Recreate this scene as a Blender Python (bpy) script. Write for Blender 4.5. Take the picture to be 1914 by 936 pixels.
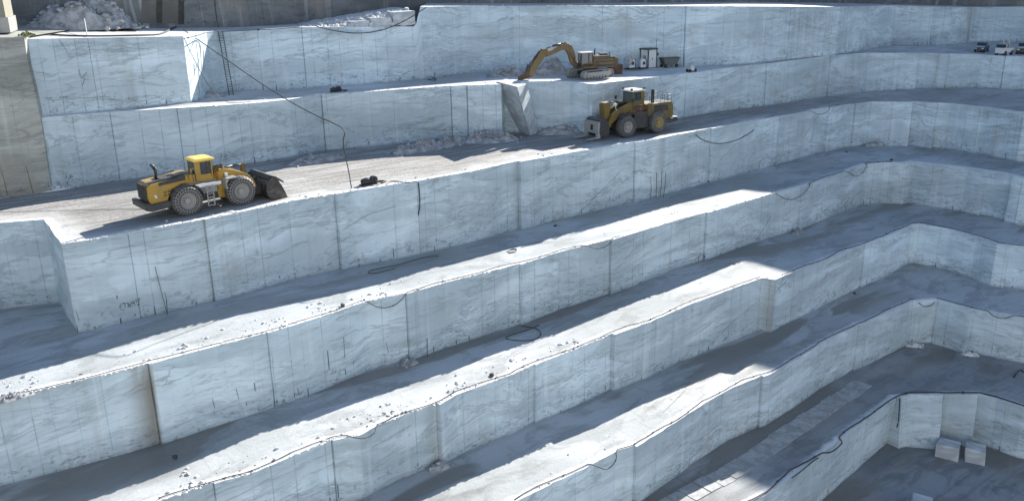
import bpy, bmesh, math, random
import numpy as np
from mathutils import Vector, Matrix, noise
from mathutils.geometry import delaunay_2d_cdt as cdt
random.seed(7)
R=math.radians
scene=bpy.context.scene
for o in list(bpy.data.objects): bpy.data.objects.remove(o)
COL=scene.collection

# ---------------------------------------------------------------- camera, light, exposure
CAMFIT=(1.63635,0.315922,-0.015049)
F_PX=CAMFIT[0]*1000; PITCH=CAMFIT[1]; ROLL=CAMFIT[2]
_c,_s=math.cos(PITCH),math.sin(PITCH)
_F=np.array([0,_c,-_s]);_U=np.array([0,_s,_c]);_R=np.array([1.,0,0])
_cr,_sr=math.cos(ROLL),math.sin(ROLL)
cR=_cr*_R+_sr*_U; cU=-_sr*_R+_cr*_U
cam=bpy.data.cameras.new('camera'); camo=bpy.data.objects.new('camera',cam); COL.objects.link(camo)
cam.sensor_width=36; cam.lens=36*F_PX/1914; cam.clip_end=3000; cam.clip_start=.5
camo.matrix_world=Matrix([[cR[i],cU[i],-_F[i],0] for i in range(3)]+[[0,0,0,1]])
scene.camera=camo
SUNV=Vector((1.06,1.65,1.0)).normalized()      # towards the sun
el=math.asin(SUNV.z); az=math.atan2(SUNV.x,SUNV.y)
w=bpy.data.worlds.new('World'); scene.world=w; w.use_nodes=True
nt=w.node_tree; bg=nt.nodes['Background']; sky=nt.nodes.new('ShaderNodeTexSky')
sky.sky_type='NISHITA'; sky.sun_disc=False; sky.sun_elevation=el; sky.sun_rotation=az
sky.air_density=1.0; sky.dust_density=.15; sky.ozone_density=1.5
nt.links.new(sky.outputs[0],bg.inputs[0]); bg.inputs[1].default_value=.078
sl=bpy.data.lights.new('sun','SUN'); sl.energy=5.0; sl.angle=R(.5); sl.color=(1,.94,.86)
so=bpy.data.objects.new('sun',sl); COL.objects.link(so); so.rotation_euler=SUNV.to_track_quat('Z','Y').to_euler()
scene.view_settings.view_transform='Standard'; scene.view_settings.look='None'
scene.view_settings.exposure=1.32; scene.view_settings.gamma=1
scene.render.engine='CYCLES'; scene.cycles.max_bounces=6; scene.cycles.diffuse_bounces=4

# ---------------------------------------------------------------- surveyed levels of the terraces (depth below the camera, by X)
HN={'P':([-60,-35,-27,-12.9,-12.4,0,40,100],[5.96,7.64,7.47,8.1,5.5,5.97,7.17,10.1]),
'A':([-60,-30,0,30,60,90],[14.38,15.43,15.42,16.39,16.44,17.21]),
'B':([-60,-30,0,30,60,90],[22.71,22.63,22.57,23.1,23.92,23.09]),
'C':([-60,-30,0,30,60,90],[31.53,30.94,31.12,31.2,31.48,31.01]),
'D':([-60,-30,0,30,60,90],[38.4,38.46,38.3,37.69,38.28,38.42]),
'E':([-60,-30,0,30,60,90],[44.6,44.59,44.79,44.88,44.55,44.76]),
'F':([-60,-30,0,30,60,90],[51.57,51.56,51.55,51.45,50.89,51.05]),
'G':([-60,90],[58.0,57.93])}
LV='PABCDEFG'
def H(k,X): return float(np.interp(X,*HN[k]))
def ray(px): return (px[0]-957)*cR-(px[1]-468)*cU+F_PX*_F
def at(px,k,dz=0):
    "point on terrace k seen at photo position px"
    r=ray(px);X=0
    for _ in range(60):
        s=(H(k,X)-dz)/(-r[2]); X=.5*X+.5*(r*s)[0]
    return Vector(r*s)
def atY(px,Y): r=ray(px); return Vector(r*(Y/r[1]))
def zt(k,X): return -H(k,X)

# ---------------------------------------------------------------- materials
MATS={}
class NT:
    def __init__(s,name):
        s.m=bpy.data.materials.new(name); s.m.use_nodes=True; s.t=s.m.node_tree; s.b=s.t.nodes['Principled BSDF']
    def n(s,typ,**kw):
        nd=s.t.nodes.new('ShaderNode'+typ)
        for k,v in kw.items(): setattr(nd,k,v)
        return nd
    def put(s,nd,i,v):
        if v is None: return
        if isinstance(v,bpy.types.NodeSocket): s.t.links.new(v,nd.inputs[i])
        else: nd.inputs[i].default_value=v
    def math(s,op,a,b=None,c=None,clamp=False):
        nd=s.n('Math',operation=op); nd.use_clamp=clamp
        for i,v in enumerate((a,b,c)): s.put(nd,i,v)
        return nd.outputs[0]
    def mix(s,f,a,b,mode='MIX'):
        nd=s.n('Mix',data_type='RGBA',blend_type=mode); s.put(nd,0,f)
        for i,v in ((6,a),(7,b)):
            if isinstance(v,tuple): v=(*v[:3],1)
            s.put(nd,i,v)
        return nd.outputs[2]
    def noise(s,vec,scale,detail=4,dist=0,rough=.5):
        nd=s.n('TexNoise'); s.put(nd,'Vector',vec); nd.inputs['Scale'].default_value=scale
        nd.inputs['Detail'].default_value=detail; nd.inputs['Distortion'].default_value=dist; nd.inputs['Roughness'].default_value=rough
        return nd.outputs[0]
    def voro(s,vec,scale,feature='F1',out=0,rand=1):
        nd=s.n('TexVoronoi',feature=feature); s.put(nd,'Vector',vec); nd.inputs['Scale'].default_value=scale; nd.inputs['Randomness'].default_value=rand
        return nd.outputs[out]
    def ramp(s,v,a,b,x=0.,y=1.):
        nd=s.n('MapRange',interpolation_type='SMOOTHSTEP'); nd.clamp=True
        s.put(nd,0,v); s.put(nd,1,a); s.put(nd,2,b); s.put(nd,3,x); s.put(nd,4,y); return nd.outputs[0]
    def attr(s,name,out=2):
        nd=s.n('Attribute',attribute_name=name); return nd.outputs[out]
    def pos(s): return s.n('NewGeometry').outputs['Position']
    def obj(s): return s.n('TexCoord').outputs['Object']
    def sep(s,v): nd=s.n('SeparateXYZ'); s.put(nd,0,v); return nd.outputs
    def com(s,x,y,z): nd=s.n('CombineXYZ'); [s.put(nd,i,v) for i,v in enumerate((x,y,z))]; return nd.outputs[0]
    def map(s,v,rot=(0,0,0),scale=(1,1,1),loc=(0,0,0)):
        nd=s.n('Mapping'); s.put(nd,0,v); nd.inputs['Rotation'].default_value=rot; nd.inputs['Scale'].default_value=scale; nd.inputs['Location'].default_value=loc; return nd.outputs[0]
    def bump(s,h,strength=.3,dist=.05,normal=None):
        nd=s.n('Bump'); s.put(nd,'Height',h); nd.inputs['Strength'].default_value=strength; nd.inputs['Distance'].default_value=dist
        if normal is not None: s.put(nd,'Normal',normal)
        return nd.outputs[0]
    def fin(s,col,rough=.8,normal=None,metal=0,spec=None):
        s.put(s.b,'Base Color',(*col[:3],1) if isinstance(col,tuple) else col); s.put(s.b,'Roughness',rough); s.put(s.b,'Metallic',metal)
        if spec is not None: s.put(s.b,'Specular IOR Level',spec)
        if normal is not None: s.put(s.b,'Normal',normal)
        MATS[s.m.name]=s.m; return s.m

def wall_material(name,light,dark,stain=.0,drill=.5,vein=1.):
    n=NT(name); arc=n.attr('arc'); dt=n.attr('dtop'); db=n.attr('dbase')
    v=n.com(arc,n.math('MULTIPLY',dt,-1.),0)
    warp=n.noise(n.map(v,scale=(.07,.10,1)),1,4)
    wv=n.n('VectorMath',operation='ADD'); n.put(wv,0,v); n.put(wv,1,n.com(n.math('MULTIPLY',warp,4.),n.math('MULTIPLY',warp,5.),0))
    rv=n.map(wv.outputs[0],rot=(0,0,R(-54)),scale=(.075,.50,1))
    f1=n.noise(rv,.8,9,.35,.66); f2=n.noise(n.map(rv,loc=(7,3,0)),2.0,8,.5,.66)
    v1=n.math('SUBTRACT',1.,n.ramp(n.math('ABSOLUTE',n.math('SUBTRACT',f1,.5)),.0,.026))
    v2=n.math('SUBTRACT',1.,n.ramp(n.math('ABSOLUTE',n.math('SUBTRACT',f2,.52)),.0,.04))
    big=n.noise(n.map(v,scale=(.07,.1,1)),1,4,.5)
    mid=n.noise(n.map(wv.outputs[0],rot=(0,0,R(-54)),scale=(.09,.42,1)),.8,7,.5,.62)
    c=n.mix(n.ramp(mid,.38,.60),light,tuple(x*.93 for x in dark))
    c=n.mix(n.math('MULTIPLY',n.ramp(big,.45,.62),.40),c,tuple(x*.80 for x in dark))
    mask=n.ramp(n.noise(n.map(v,scale=(.12,.12,1),loc=(3,9,1)),1,3),.38,.58)
    c=n.mix(n.math('MULTIPLY',n.math('MULTIPLY',v1,mask),.60*vein),c,tuple(x*.50 for x in dark))
    c=n.mix(n.math('MULTIPLY',n.math('MULTIPLY',v2,n.math('SUBTRACT',1.,mask)),.32*vein),c,tuple(x*.6 for x in dark))
    f4=n.noise(n.map(wv.outputs[0],rot=(0,0,R(-50)),scale=(.22,1.7,1),loc=(4,4,4)),1.6,9,.6,.7)
    v4=n.math('SUBTRACT',1.,n.ramp(n.math('ABSOLUTE',n.math('SUBTRACT',f4,.5)),.0,.03))
    bund=n.ramp(n.noise(n.map(wv.outputs[0],rot=(0,0,R(-50)),scale=(.05,.22,1),loc=(8,2,1)),1,3),.50,.60)
    c=n.mix(n.math('MULTIPLY',n.math('MULTIPLY',v4,bund),.65*vein),c,tuple(x*.42 for x in dark))
    # grey cloudy breccia with pale islands, in patches
    isl=n.voro(n.map(wv.outputs[0],scale=(.35,.5,1)),1.,'F1'); im=n.ramp(n.noise(n.map(v,scale=(.045,.06,1),loc=(2,7,4)),1,2),.52,.62)
    c=n.mix(n.math('MULTIPLY',n.math('MULTIPLY',n.ramp(isl,.34,.48),im),.30),c,tuple(x*.72 for x in dark))
    # long diagonal fracture lines
    fv=n.map(v,rot=(0,0,R(-56)),scale=(.03,.25,1)); f3=n.noise(fv,1,4,1.2)
    v3=n.math('SUBTRACT',1.,n.ramp(n.math('ABSOLUTE',n.math('SUBTRACT',f3,.5)),0.,.008))
    c=n.mix(n.math('MULTIPLY',v3,.4*vein),c,tuple(x*.4 for x in dark))
    # wire-saw / drill lines down the face, one every 1.75 m, some missing
    t=n.math('DIVIDE',arc,1.75); fr=n.math('FRACT',t); fl=n.math('FLOOR',t)
    wn=n.n('TexWhiteNoise',noise_dimensions='1D'); n.put(wn,'W',fl)
    off=n.math('MULTIPLY',n.math('SUBTRACT',wn.outputs[0],.5),.5)
    d=n.math('ABSOLUTE',n.math('SUBTRACT',fr,n.math('ADD',.5,off)))
    line=n.math('SUBTRACT',1.,n.ramp(d,.012,.04))
    wn2=n.n('TexWhiteNoise',noise_dimensions='1D'); n.put(wn2,'W',n.math('ADD',fl,77.3))
    has=n.ramp(wn2.outputs[0],.25,.9)
    brk=n.ramp(n.noise(n.com(fl,n.math('MULTIPLY',dt,.45),0),1,2),.42,.55)
    ln=n.math('MULTIPLY',n.math('MULTIPLY',line,has),n.math('ADD',.35,n.math('MULTIPLY',brk,.65)))
    c=n.mix(n.math('MULTIPLY',ln,drill),c,tuple(x*.35 for x in dark))
    # black drill-hole ends and scuffs near the foot
    foot=n.ramp(db,2.2,.2); hole=n.math('MULTIPLY',n.math('SUBTRACT',1.,n.ramp(d,.02,.055)),n.ramp(n.noise(n.com(fl,n.math('MULTIPLY',db,1.1),3),1,2),.56,.60))
    c=n.mix(n.math('MULTIPLY',n.math('MULTIPLY',hole,foot),.85),c,(.03,.035,.04))
    sc=n.noise(n.map(v,scale=(.8,1.6,1)),1.2,6,1.5,.65)
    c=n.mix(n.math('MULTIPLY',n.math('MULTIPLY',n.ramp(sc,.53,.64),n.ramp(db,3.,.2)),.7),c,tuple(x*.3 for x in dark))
    # damp dirt band at the foot, thin soil line at the joint
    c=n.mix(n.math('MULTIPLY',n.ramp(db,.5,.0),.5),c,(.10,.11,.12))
    # vertical run-down streaks
    st=n.noise(n.map(v,scale=(1.1,.06,1)),1,4,0,.6)
    c=n.mix(n.math('MULTIPLY',n.ramp(st,.55,.72),.20+stain*.5),c,(.30,.29,.25))
    ws=n.noise(n.map(v,scale=(.9,.05,1),loc=(5,5,5)),1,4,0,.6)
    c=n.mix(n.math('MULTIPLY',n.ramp(ws,.55,.75),.30),c,(.78,.79,.79))
    # brown patches: rust water from fissures
    br=n.ramp(n.noise(n.map(v,scale=(.16,.10,1),loc=(1,2,8)),1,3),.60-.12*stain,.74)
    c=n.mix(n.math('MULTIPLY',br,.28+.5*stain),c,(.34,.30,.23))
    tone=n.attr('tone'); c=n.mix(1.,c,n.com(tone,tone,tone),'MULTIPLY')
    stn=n.attr('stain'); c=n.mix(n.math('MULTIPLY',stn,n.ramp(n.noise(n.map(v,scale=(.7,.16,1)),1,5,.5),.25,.6)),c,(.20,.185,.15))
    h=n.noise(v,2.2,6,0,.65); h2=n.noise(n.map(v,scale=(.3,.5,1)),1,5)
    b=n.bump(n.math('ADD',h,n.math('MULTIPLY',h2,3.)),.35,.06)
    return n.fin(c,.72,b,spec=.3)
M_WALL=wall_material('marble_cut_face',(.61,.725,.785),(.475,.575,.63))
n=NT('sunlit_pale_marble'); M_OPP=n.fin(n.mix(n.noise(n.pos(),.2,4),(.42,.43,.44),(.50,.51,.52)),.8)
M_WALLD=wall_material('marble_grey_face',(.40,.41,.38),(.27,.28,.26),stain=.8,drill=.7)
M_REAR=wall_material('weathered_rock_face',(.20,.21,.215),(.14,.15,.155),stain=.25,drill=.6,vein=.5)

def floor_material(name,base,dust,dirty=.0,road=False,wet=.4,tile=.25):
    n=NT(name); p=n.pos(); de=n.attr('dedge'); dw=n.attr('dwall')
    al=n.map(p,rot=(0,0,R(-37)),scale=(1,1,0))     # x now runs along the terrace
    big=n.noise(al,.07,4,.4); md=n.noise(n.map(al,scale=(.12,.5,1)),1,6,.5,.6)
    c=n.mix(n.ramp(big,.38,.62),base,dust)
    c=n.mix(n.math('MULTIPLY',n.ramp(md,.45,.75),.30),c,tuple(x*.75 for x in base))
    if road:
        tr=n.noise(n.map(al,scale=(.10,1.3,1)),1,6,.3,.65); g=n.noise(al,3.2,8,0,.75)
        m=n.math('MULTIPLY',n.math('MULTIPLY',n.ramp(de,1.6,3.6),n.ramp(n.sep(p)[0],62.,30.,.12,1.)),n.ramp(n.math('ADD',n.math('MULTIPLY',tr,.6),n.math('MULTIPLY',g,.5)),.42,.66))
        c=n.mix(n.math('MULTIPLY',m,.92),c,(.165,.155,.142))
        c=n.mix(n.math('MULTIPLY',n.ramp(n.noise(al,9.,4,0,.7),.56,.66),n.math('MULTIPLY',n.math('MULTIPLY',n.ramp(de,1.,3.),n.ramp(n.sep(p)[0],62.,30.,.1,1.)),.55)),c,(.13,.12,.11))
    ds=n.noise(n.map(al,scale=(.16,.34,1),loc=(3,8,0)),1,8,.9,.68)
    c=n.mix(n.math('MULTIPLY',n.ramp(ds,.48,.60),.52),c,tuple(x*.62 for x in base))
    c=n.mix(n.math('MULTIPLY',n.ramp(n.noise(n.map(al,scale=(.5,.10,1),loc=(9,1,0)),1,6,.3,.7),.57,.66),.25),c,tuple(x*.6 for x in base))
    fg=n.noise(al,5.,6,0,.8); c=n.mix(n.math('MULTIPLY',n.ramp(fg,.52,.66),.40),c,(.16,.155,.145))
    # wet slurry patches, brownish-grey
    wt=n.noise(n.map(al,scale=(.045,.16,1),loc=(11,4,0)),1,4,.6)
    wm=n.math('MULTIPLY',n.ramp(wt,.49,.56),n.ramp(dw,7.5,3.0) if not road else 0.)
    wm=n.math('MULTIPLY',wm,wet)
    c=n.mix(wm,c,(.17,.165,.15))
    # sawn block outlines on the bench top, filled with dust
    bk=n.n('TexBrick'); n.put(bk,'Vector',n.map(al,rot=(0,0,R(2)))); bk.inputs['Scale'].default_value=1
    bk.inputs['Brick Width'].default_value=2.6; bk.inputs['Row Height'].default_value=3.1; bk.inputs['Mortar Size'].default_value=.035; bk.inputs['Mortar Smooth'].default_value=.3; bk.offset=.35
    bk.inputs['Color1'].default_value=(1,1,1,1); bk.inputs['Color2'].default_value=(.86,.86,.86,1); bk.inputs['Mortar'].default_value=(0,0,0,1)
    tm=n.math('MULTIPLY',n.ramp(n.noise(al,.06,2),.45,.6),tile)
    c=n.mix(tm,c,bk.outputs[0],'MULTIPLY')
    # grit: dark crumbs, denser in patches near the rim
    g1=n.voro(al,2.3,'F1'); gm=n.ramp(n.noise(n.map(al,scale=(.25,.7,1)),.8,3),.52,.66)
    c=n.mix(n.math('MULTIPLY',n.math('MULTIPLY',n.math('SUBTRACT',1.,n.ramp(g1,.07,.17)),gm),n.ramp(de,6.,1.,.15,.75)),c,(.13,.12,.11))
    # dusty foot & tracks
    c=n.mix(n.math('MULTIPLY',n.ramp(n.noise(n.map(al,scale=(.05,.6,1)),1,5,.8,.6),.52,.70),.22+dirty*.45),c,tuple(x*.62 for x in base))
    # soft shovel-scraped bright lip
    c=n.mix(n.ramp(n.math('ADD',de,n.math('MULTIPLY',n.noise(al,1.2,3),.9)),1.5,.7,0.,.8),c,(.80,.80,.79))
    h=n.noise(al,1.4,8,0,.7); h2=n.noise(n.map(al,scale=(.3,1.4,1)),1,5)
    b=n.bump(n.math('ADD',h,h2),.5 if not road else .9,.10)
    rough=n.ramp(wm,0.,.35,.85,.35)
    return n.fin(c,rough,b,spec=.3)
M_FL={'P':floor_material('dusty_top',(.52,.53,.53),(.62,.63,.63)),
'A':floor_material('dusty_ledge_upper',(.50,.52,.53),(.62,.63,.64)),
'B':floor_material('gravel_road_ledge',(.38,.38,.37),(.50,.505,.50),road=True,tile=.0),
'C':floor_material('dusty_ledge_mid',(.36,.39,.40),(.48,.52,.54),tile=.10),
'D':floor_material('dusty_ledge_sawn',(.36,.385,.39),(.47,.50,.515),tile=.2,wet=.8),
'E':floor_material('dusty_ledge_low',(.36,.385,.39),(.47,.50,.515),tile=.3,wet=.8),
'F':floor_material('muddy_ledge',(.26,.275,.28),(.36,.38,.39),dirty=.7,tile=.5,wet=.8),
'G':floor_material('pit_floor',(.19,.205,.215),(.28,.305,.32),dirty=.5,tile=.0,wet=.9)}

def simple(name,col,rough=.5,metal=0.,dirt=(.35,.33,.29),amt=.35,scale=2.,bumps=.1):
    n=NT(name); o=n.obj(); f=n.noise(o,scale,6,.4,.65); g=n.noise(o,scale*6,4,0,.7)
    c=n.mix(n.math('MULTIPLY',n.ramp(f,.42,.7),amt),col,dirt)
    c=n.mix(n.math('MULTIPLY',n.ramp(g,.55,.75),amt*.6),c,dirt)
    # dust settles on faces that look up
    nz=n.sep(n.n('NewGeometry').outputs['Normal'])[2]
    c=n.mix(n.math('MULTIPLY',n.ramp(nz,.5,.95),min(.3,amt*.5)),c,(.4,.39,.36))
    return n.fin(c,rough,n.bump(f,bumps,.02),metal)
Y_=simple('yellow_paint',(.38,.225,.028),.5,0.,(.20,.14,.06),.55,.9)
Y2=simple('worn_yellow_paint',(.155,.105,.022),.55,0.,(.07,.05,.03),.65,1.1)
YR=simple('pale_yellow_roof_paint',(.78,.56,.12),.5,0.,(.6,.5,.3),.15)
TAN=simple('tan_excavator_paint',(.165,.115,.045),.6,0.,(.09,.06,.04),.6,1.)
DK=simple('dark_steel',(.035,.037,.04),.5,.2,(.14,.13,.12),.25)
DK2=simple('black_rubber',(.03,.03,.032),.8,0.,(.12,.12,.12),.2)
TY=simple('dusty_tyre_rubber',(.07,.07,.07),.9,0.,(.15,.15,.145),.6,1.5,.5)
TYD=simple('tyre_under_chain',(.035,.035,.035),.9,0.,(.05,.05,.05),.2,2.)
CH=simple('worn_chain_steel',(.21,.205,.195),.6,.3,(.2,.19,.18),.4,6.)
RIMG=simple('grey_dusty_rim',(.27,.265,.25),.6,.1,(.3,.28,.25),.5,4.)
RIMY=simple('yellow_dusty_rim',(.24,.18,.06),.6,0.,(.3,.27,.2),.5,4.)
GR=simple('grey_painted_steel',(.32,.32,.31),.55,.2,(.2,.19,.17),.4)
WH=simple('white_paint',(.62,.63,.63),.5,0.,(.35,.34,.32),.3)
BKT=simple('bucket_steel',(.05,.047,.045),.45,.5,(.2,.18,.16),.5,.8)
TRK=simple('dusty_track_steel',(.25,.24,.225),.7,.1,(.18,.17,.16),.5,3.,.4)
RUST=simple('rusty_steel',(.10,.055,.035),.8,.1,(.2,.14,.1),.5)
n=NT('dark_glass'); n.fin((.02,.03,.035),.08,spec=.8); GL=n.m
n=NT('pale_glass'); n.fin((.06,.085,.09),.12,spec=.8); GLP=n.m
CAB=simple('black_cable',(.018,.02,.024),.6,0.,(.06,.06,.06),.15)
CABW=simple('pale_rope',(.45,.46,.46),.8)
STONE=None
n=NT('broken_marble'); o=n.pos(); f=n.noise(o,1.3,5); c=n.mix(n.ramp(f,.35,.65),(.52,.52,.51),(.68,.68,.67)); STONE=n.fin(c,.85,n.bump(n.noise(o,5,5),.4,.05))
n=NT('grey_broken_marble'); o=n.pos(); f=n.noise(o,1.3,5); c=n.mix(n.ramp(f,.35,.65),(.25,.26,.265),(.42,.43,.44)); STONED=n.fin(c,.85,n.bump(n.noise(o,5,5),.4,.05))
n=NT('dark_rock'); n.fin((.06,.06,.06),.9); DROCK=n.m
n=NT('sawn_block_marble'); o=n.obj(); f=n.noise(n.map(o,scale=(.5,1,1),rot=(.5,.4,.3)),.7,6,1.2); c=n.mix(n.ramp(f,.4,.6),(.50,.54,.56),(.36,.39,.41)); BLOCK=n.fin(c,.7,n.bump(n.noise(o,3,5),.3,.05))
n=NT('green_leaves'); n.fin((.10,.14,.03),.6); LEAF=n.m
n=NT('building_plaster'); o=n.obj(); c=n.mix(n.noise(o,.8,5),(.20,.19,.15),(.26,.25,.20)); PLAS=n.fin(c,.85)  # plaster darkened in its colour to stand for the rear wall's shade
n=NT('spray_paint_dark'); n.fin((.06,.08,.09),.8); SPR=n.m
CARB=simple('dark_blue_car_paint',(.02,.025,.04),.25,.2,(.1,.1,.1),.2)

# ---------------------------------------------------------------- mesh helpers
class MB:
    def __init__(s): s.v=[];s.f=[];s.sm=[]
    def add(s,vs,fs,smooth=False):
        o=len(s.v); s.v+=[tuple(v) for v in vs]; s.f+=[tuple(i+o for i in f) for f in fs]; s.sm+=[smooth]*len(fs); return s
    def box(s,x0,x1,y0,y1,z0,z1,M=None,taper=0):
        vs=[Vector((x,y,z)) for z in (z0,z1) for (x,y) in ((x0,y0),(x1,y0),(x1,y1),(x0,y1))]
        if taper:
            cx,cy=(x0+x1)/2,(y0+y1)/2
            for v in vs[4:]: v.x=cx+(v.x-cx)*(1-taper); v.y=cy+(v.y-cy)*(1-taper)
        if M: vs=[M@v for v in vs]
        return s.add(vs,[(3,2,1,0),(4,5,6,7),(0,1,5,4),(1,2,6,5),(2,3,7,6),(3,0,4,7)])
    def prism(s,prof,y0,y1,M=None):
        "side profile [(x,z)] extruded across y"
        a=sum(prof[i][0]*prof[(i+1)%len(prof)][1]-prof[(i+1)%len(prof)][0]*prof[i][1] for i in range(len(prof)))
        if a<0: prof=prof[::-1]
        n_=len(prof); vs=[Vector((x,y0,z)) for x,z in prof]+[Vector((x,y1,z)) for x,z in prof]
        if M: vs=[M@v for v in vs]
        fs=[tuple(range(n_)),tuple(range(2*n_-1,n_-1,-1))]+[((i+1)%n_,i,i+n_,(i+1)%n_+n_) for i in range(n_)]
        return s.add(vs,fs)
    def bar(s,p,q,w,h=None,smooth=False):
        p,q=Vector(p),Vector(q); d=(q-p); L=d.length
        if L<1e-6: return s
        m=Matrix.Translation(p)@d.to_track_quat('X','Z').to_matrix().to_4x4(); h=h or w
        return s.box(0,L,-w/2,w/2,-h/2,h/2,m)
    def tube(s,pts,r,n=6):
        pts=[Vector(p) for p in pts]; rings=[]; vs=[]
        for i,p in enumerate(pts):
            d=(pts[min(i+1,len(pts)-1)]-pts[max(i-1,0)]); 
            if d.length<1e-9: d=Vector((0,0,1))
            q=d.to_track_quat('Z','Y')
            rr=r[i] if isinstance(r,(list,tuple)) else r
            for k in range(n): vs.append(p+q@Vector((rr*math.cos(2*math.pi*k/n),rr*math.sin(2*math.pi*k/n),0)))
        m=len(pts); fs=[(i*n+k,i*n+(k+1)%n,(i+1)*n+(k+1)%n,(i+1)*n+k) for i in range(m-1) for k in range(n)]
        fs+=[tuple(range(n-1,-1,-1)),tuple(range((m-1)*n,m*n))]
        return s.add(vs,fs,True)
    def lathe(s,prof,n=32,M=None,smooth=False):
        "profile [(radius,y)] spun round the y axis, closed"
        vs=[]; m=len(prof)
        for k in range(n):
            a=2*math.pi*k/n
            for r_,y in prof: vs.append(Vector((r_*math.cos(a),y,r_*math.sin(a))))
        if M: vs=[M@v for v in vs]
        fs=[(k*m+i,k*m+i+1,((k+1)%n)*m+i+1,((k+1)%n)*m+i) for k in range(n) for i in range(m-1)]
        s.add(vs,fs,smooth); return s
    def rock(s,c,r,squash=.7,rot=None):
        bm=bmesh.new(); bmesh.ops.create_icosphere(bm,subdivisions=1,radius=1)
        sd=random.random()*100
        ax=(random.uniform(.7,1.3),random.uniform(.6,1.1),squash*random.uniform(.7,1.2))
        q=Matrix.Rotation(random.uniform(0,6.28),3,Vector((random.uniform(-.4,.4),random.uniform(-.4,.4),1)).normalized())
        vs=[]
        for v in bm.verts:
            k=1+.45*noise.noise(v.co*1.3+Vector((sd,sd,sd)))+random.uniform(-.12,.12)
            vs.append(Vector(c)+q@Vector((v.co.x*ax[0],v.co.y*ax[1],v.co.z*ax[2]))*r*k)
        s.add(vs,[tuple(v.index for v in f.verts) for f in bm.faces]); bm.free(); return s
    def build(s,name,mat,parent=None,bevel=0):
        me=bpy.data.meshes.new(name); me.from_pydata(s.v,[],s.f); me.update()
        bm=bmesh.new(); bm.from_mesh(me); bmesh.ops.recalc_face_normals(bm,faces=bm.faces); bm.to_mesh(me); bm.free()
        me.polygons.foreach_set('use_smooth',s.sm[:len(me.polygons)])
        me.materials.append(mat); o=bpy.data.objects.new(name,me); COL.objects.link(o)
        if parent: o.parent=parent
        if bevel:
            b=o.modifiers.new('bevel','BEVEL'); b.width=bevel; b.segments=2; b.limit_method='ANGLE'
        return o
def tag(o,label=None,cat=None,group=None,kind=None):
    if label: o['label']=label
    if cat: o['category']=cat
    if group: o['group']=group
    if kind: o['kind']=kind
    return o
def thing(name,loc,rz,label,cat,group=None,rot=None):
    o=bpy.data.objects.new(name,None); COL.objects.link(o); o.location=loc; o.rotation_euler=rot or (0,0,rz); o.empty_display_size=.5
    return tag(o,label,cat,group)

# ---------------------------------------------------------------- terraces
# rim of each terrace: photo positions on its level, left to right; seams: (x, kind, top step, foot step)
EDGE={
'P':[(44,73),(164,71),(342,68),(386,60),(420,58),(500,55),(561,51),(600,50.5),(779,50,8.1),(786,13.5,5.5),(860,12),(960,11.5),(1060,11.5),(1160,12),(1283,12),(1400,12.5),(1571,13.5),(1620,12),(1673,10.5),(1743,13),(1837,14),(1914,13)],
'A':[(30,222.5),(75,220),(205,210),(331,202),(400,198),(480,192.5),(543,186),(601,176.5),(656,174),(742,167.5),(844,160.5),(936,157.5),(941,153),(1010,152),(1066,152.5),(1107,157.5),(1202,147),(1340,130),(1434,119.6),(1553,104),(1622,99),(1724,99.5),(1820,102),(1914,106)],
'B':[(-40,419.5),(82,410),(114,455.5),(164,449),(239,434.5),(308,422.6),(383,409.6),(480,390),(540,377),(622,363),(658,356),(779,338),(880,321),(971,301.5),(1074,284),(1161,270),(1236,258),(1340,238),(1434,221.5),(1512,207),(1588,195),(1622,190.4),(1707,190.8),(1776,194),(1837,200),(1914,211)],
'C':[(-30,752),(57,733),(176,705),(230,692),(276,679.5),(373,654),(480,627),(564,602.6),(639,578.6),(684,563),(759,548),(820,531),(880,516),(971,493.8),(1048,470),(1142,447.6),(1279,408),(1330,395),(1447,361),(1499,349),(1512,344),(1571,324.5),(1620,306.6),(1653,303),(1694,304.5),(1708,301.5),(1742,306),(1810,313),(1851,320),(1914,332)],
'D':[(298,936),(397,903),(480,880),(528,860),(621,821),(672,812),(704,796),(758,774.5),(819,754),(851,736),(960,699),(1008,677),(1082,650),(1144,624.5),(1213,600),(1281,570.5),(1424,519),(1449,522.5),(1465,515),(1495,503),(1540,486),(1618,455),(1666,437),(1704,419.5),(1718,417.5),(1776,428),(1827,441.5),(1865,455),(1914,461)],
'E':[(965,936),(1094,875),(1152,845),(1188,833),(1238,803),(1320,751.5),(1367,726),(1440,697),(1490,670),(1541,638),(1606,607),(1648,588.5),(1706,561),(1751,558.5),(1821,578),(1877,588.5),(1914,594)],
'F':[(1380,952),(1434,922),(1471,896),(1536,848),(1597,802),(1681,741),(1699,735.5),(1762,737),(1830,736),(1867,747),(1914,761)]}
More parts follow.
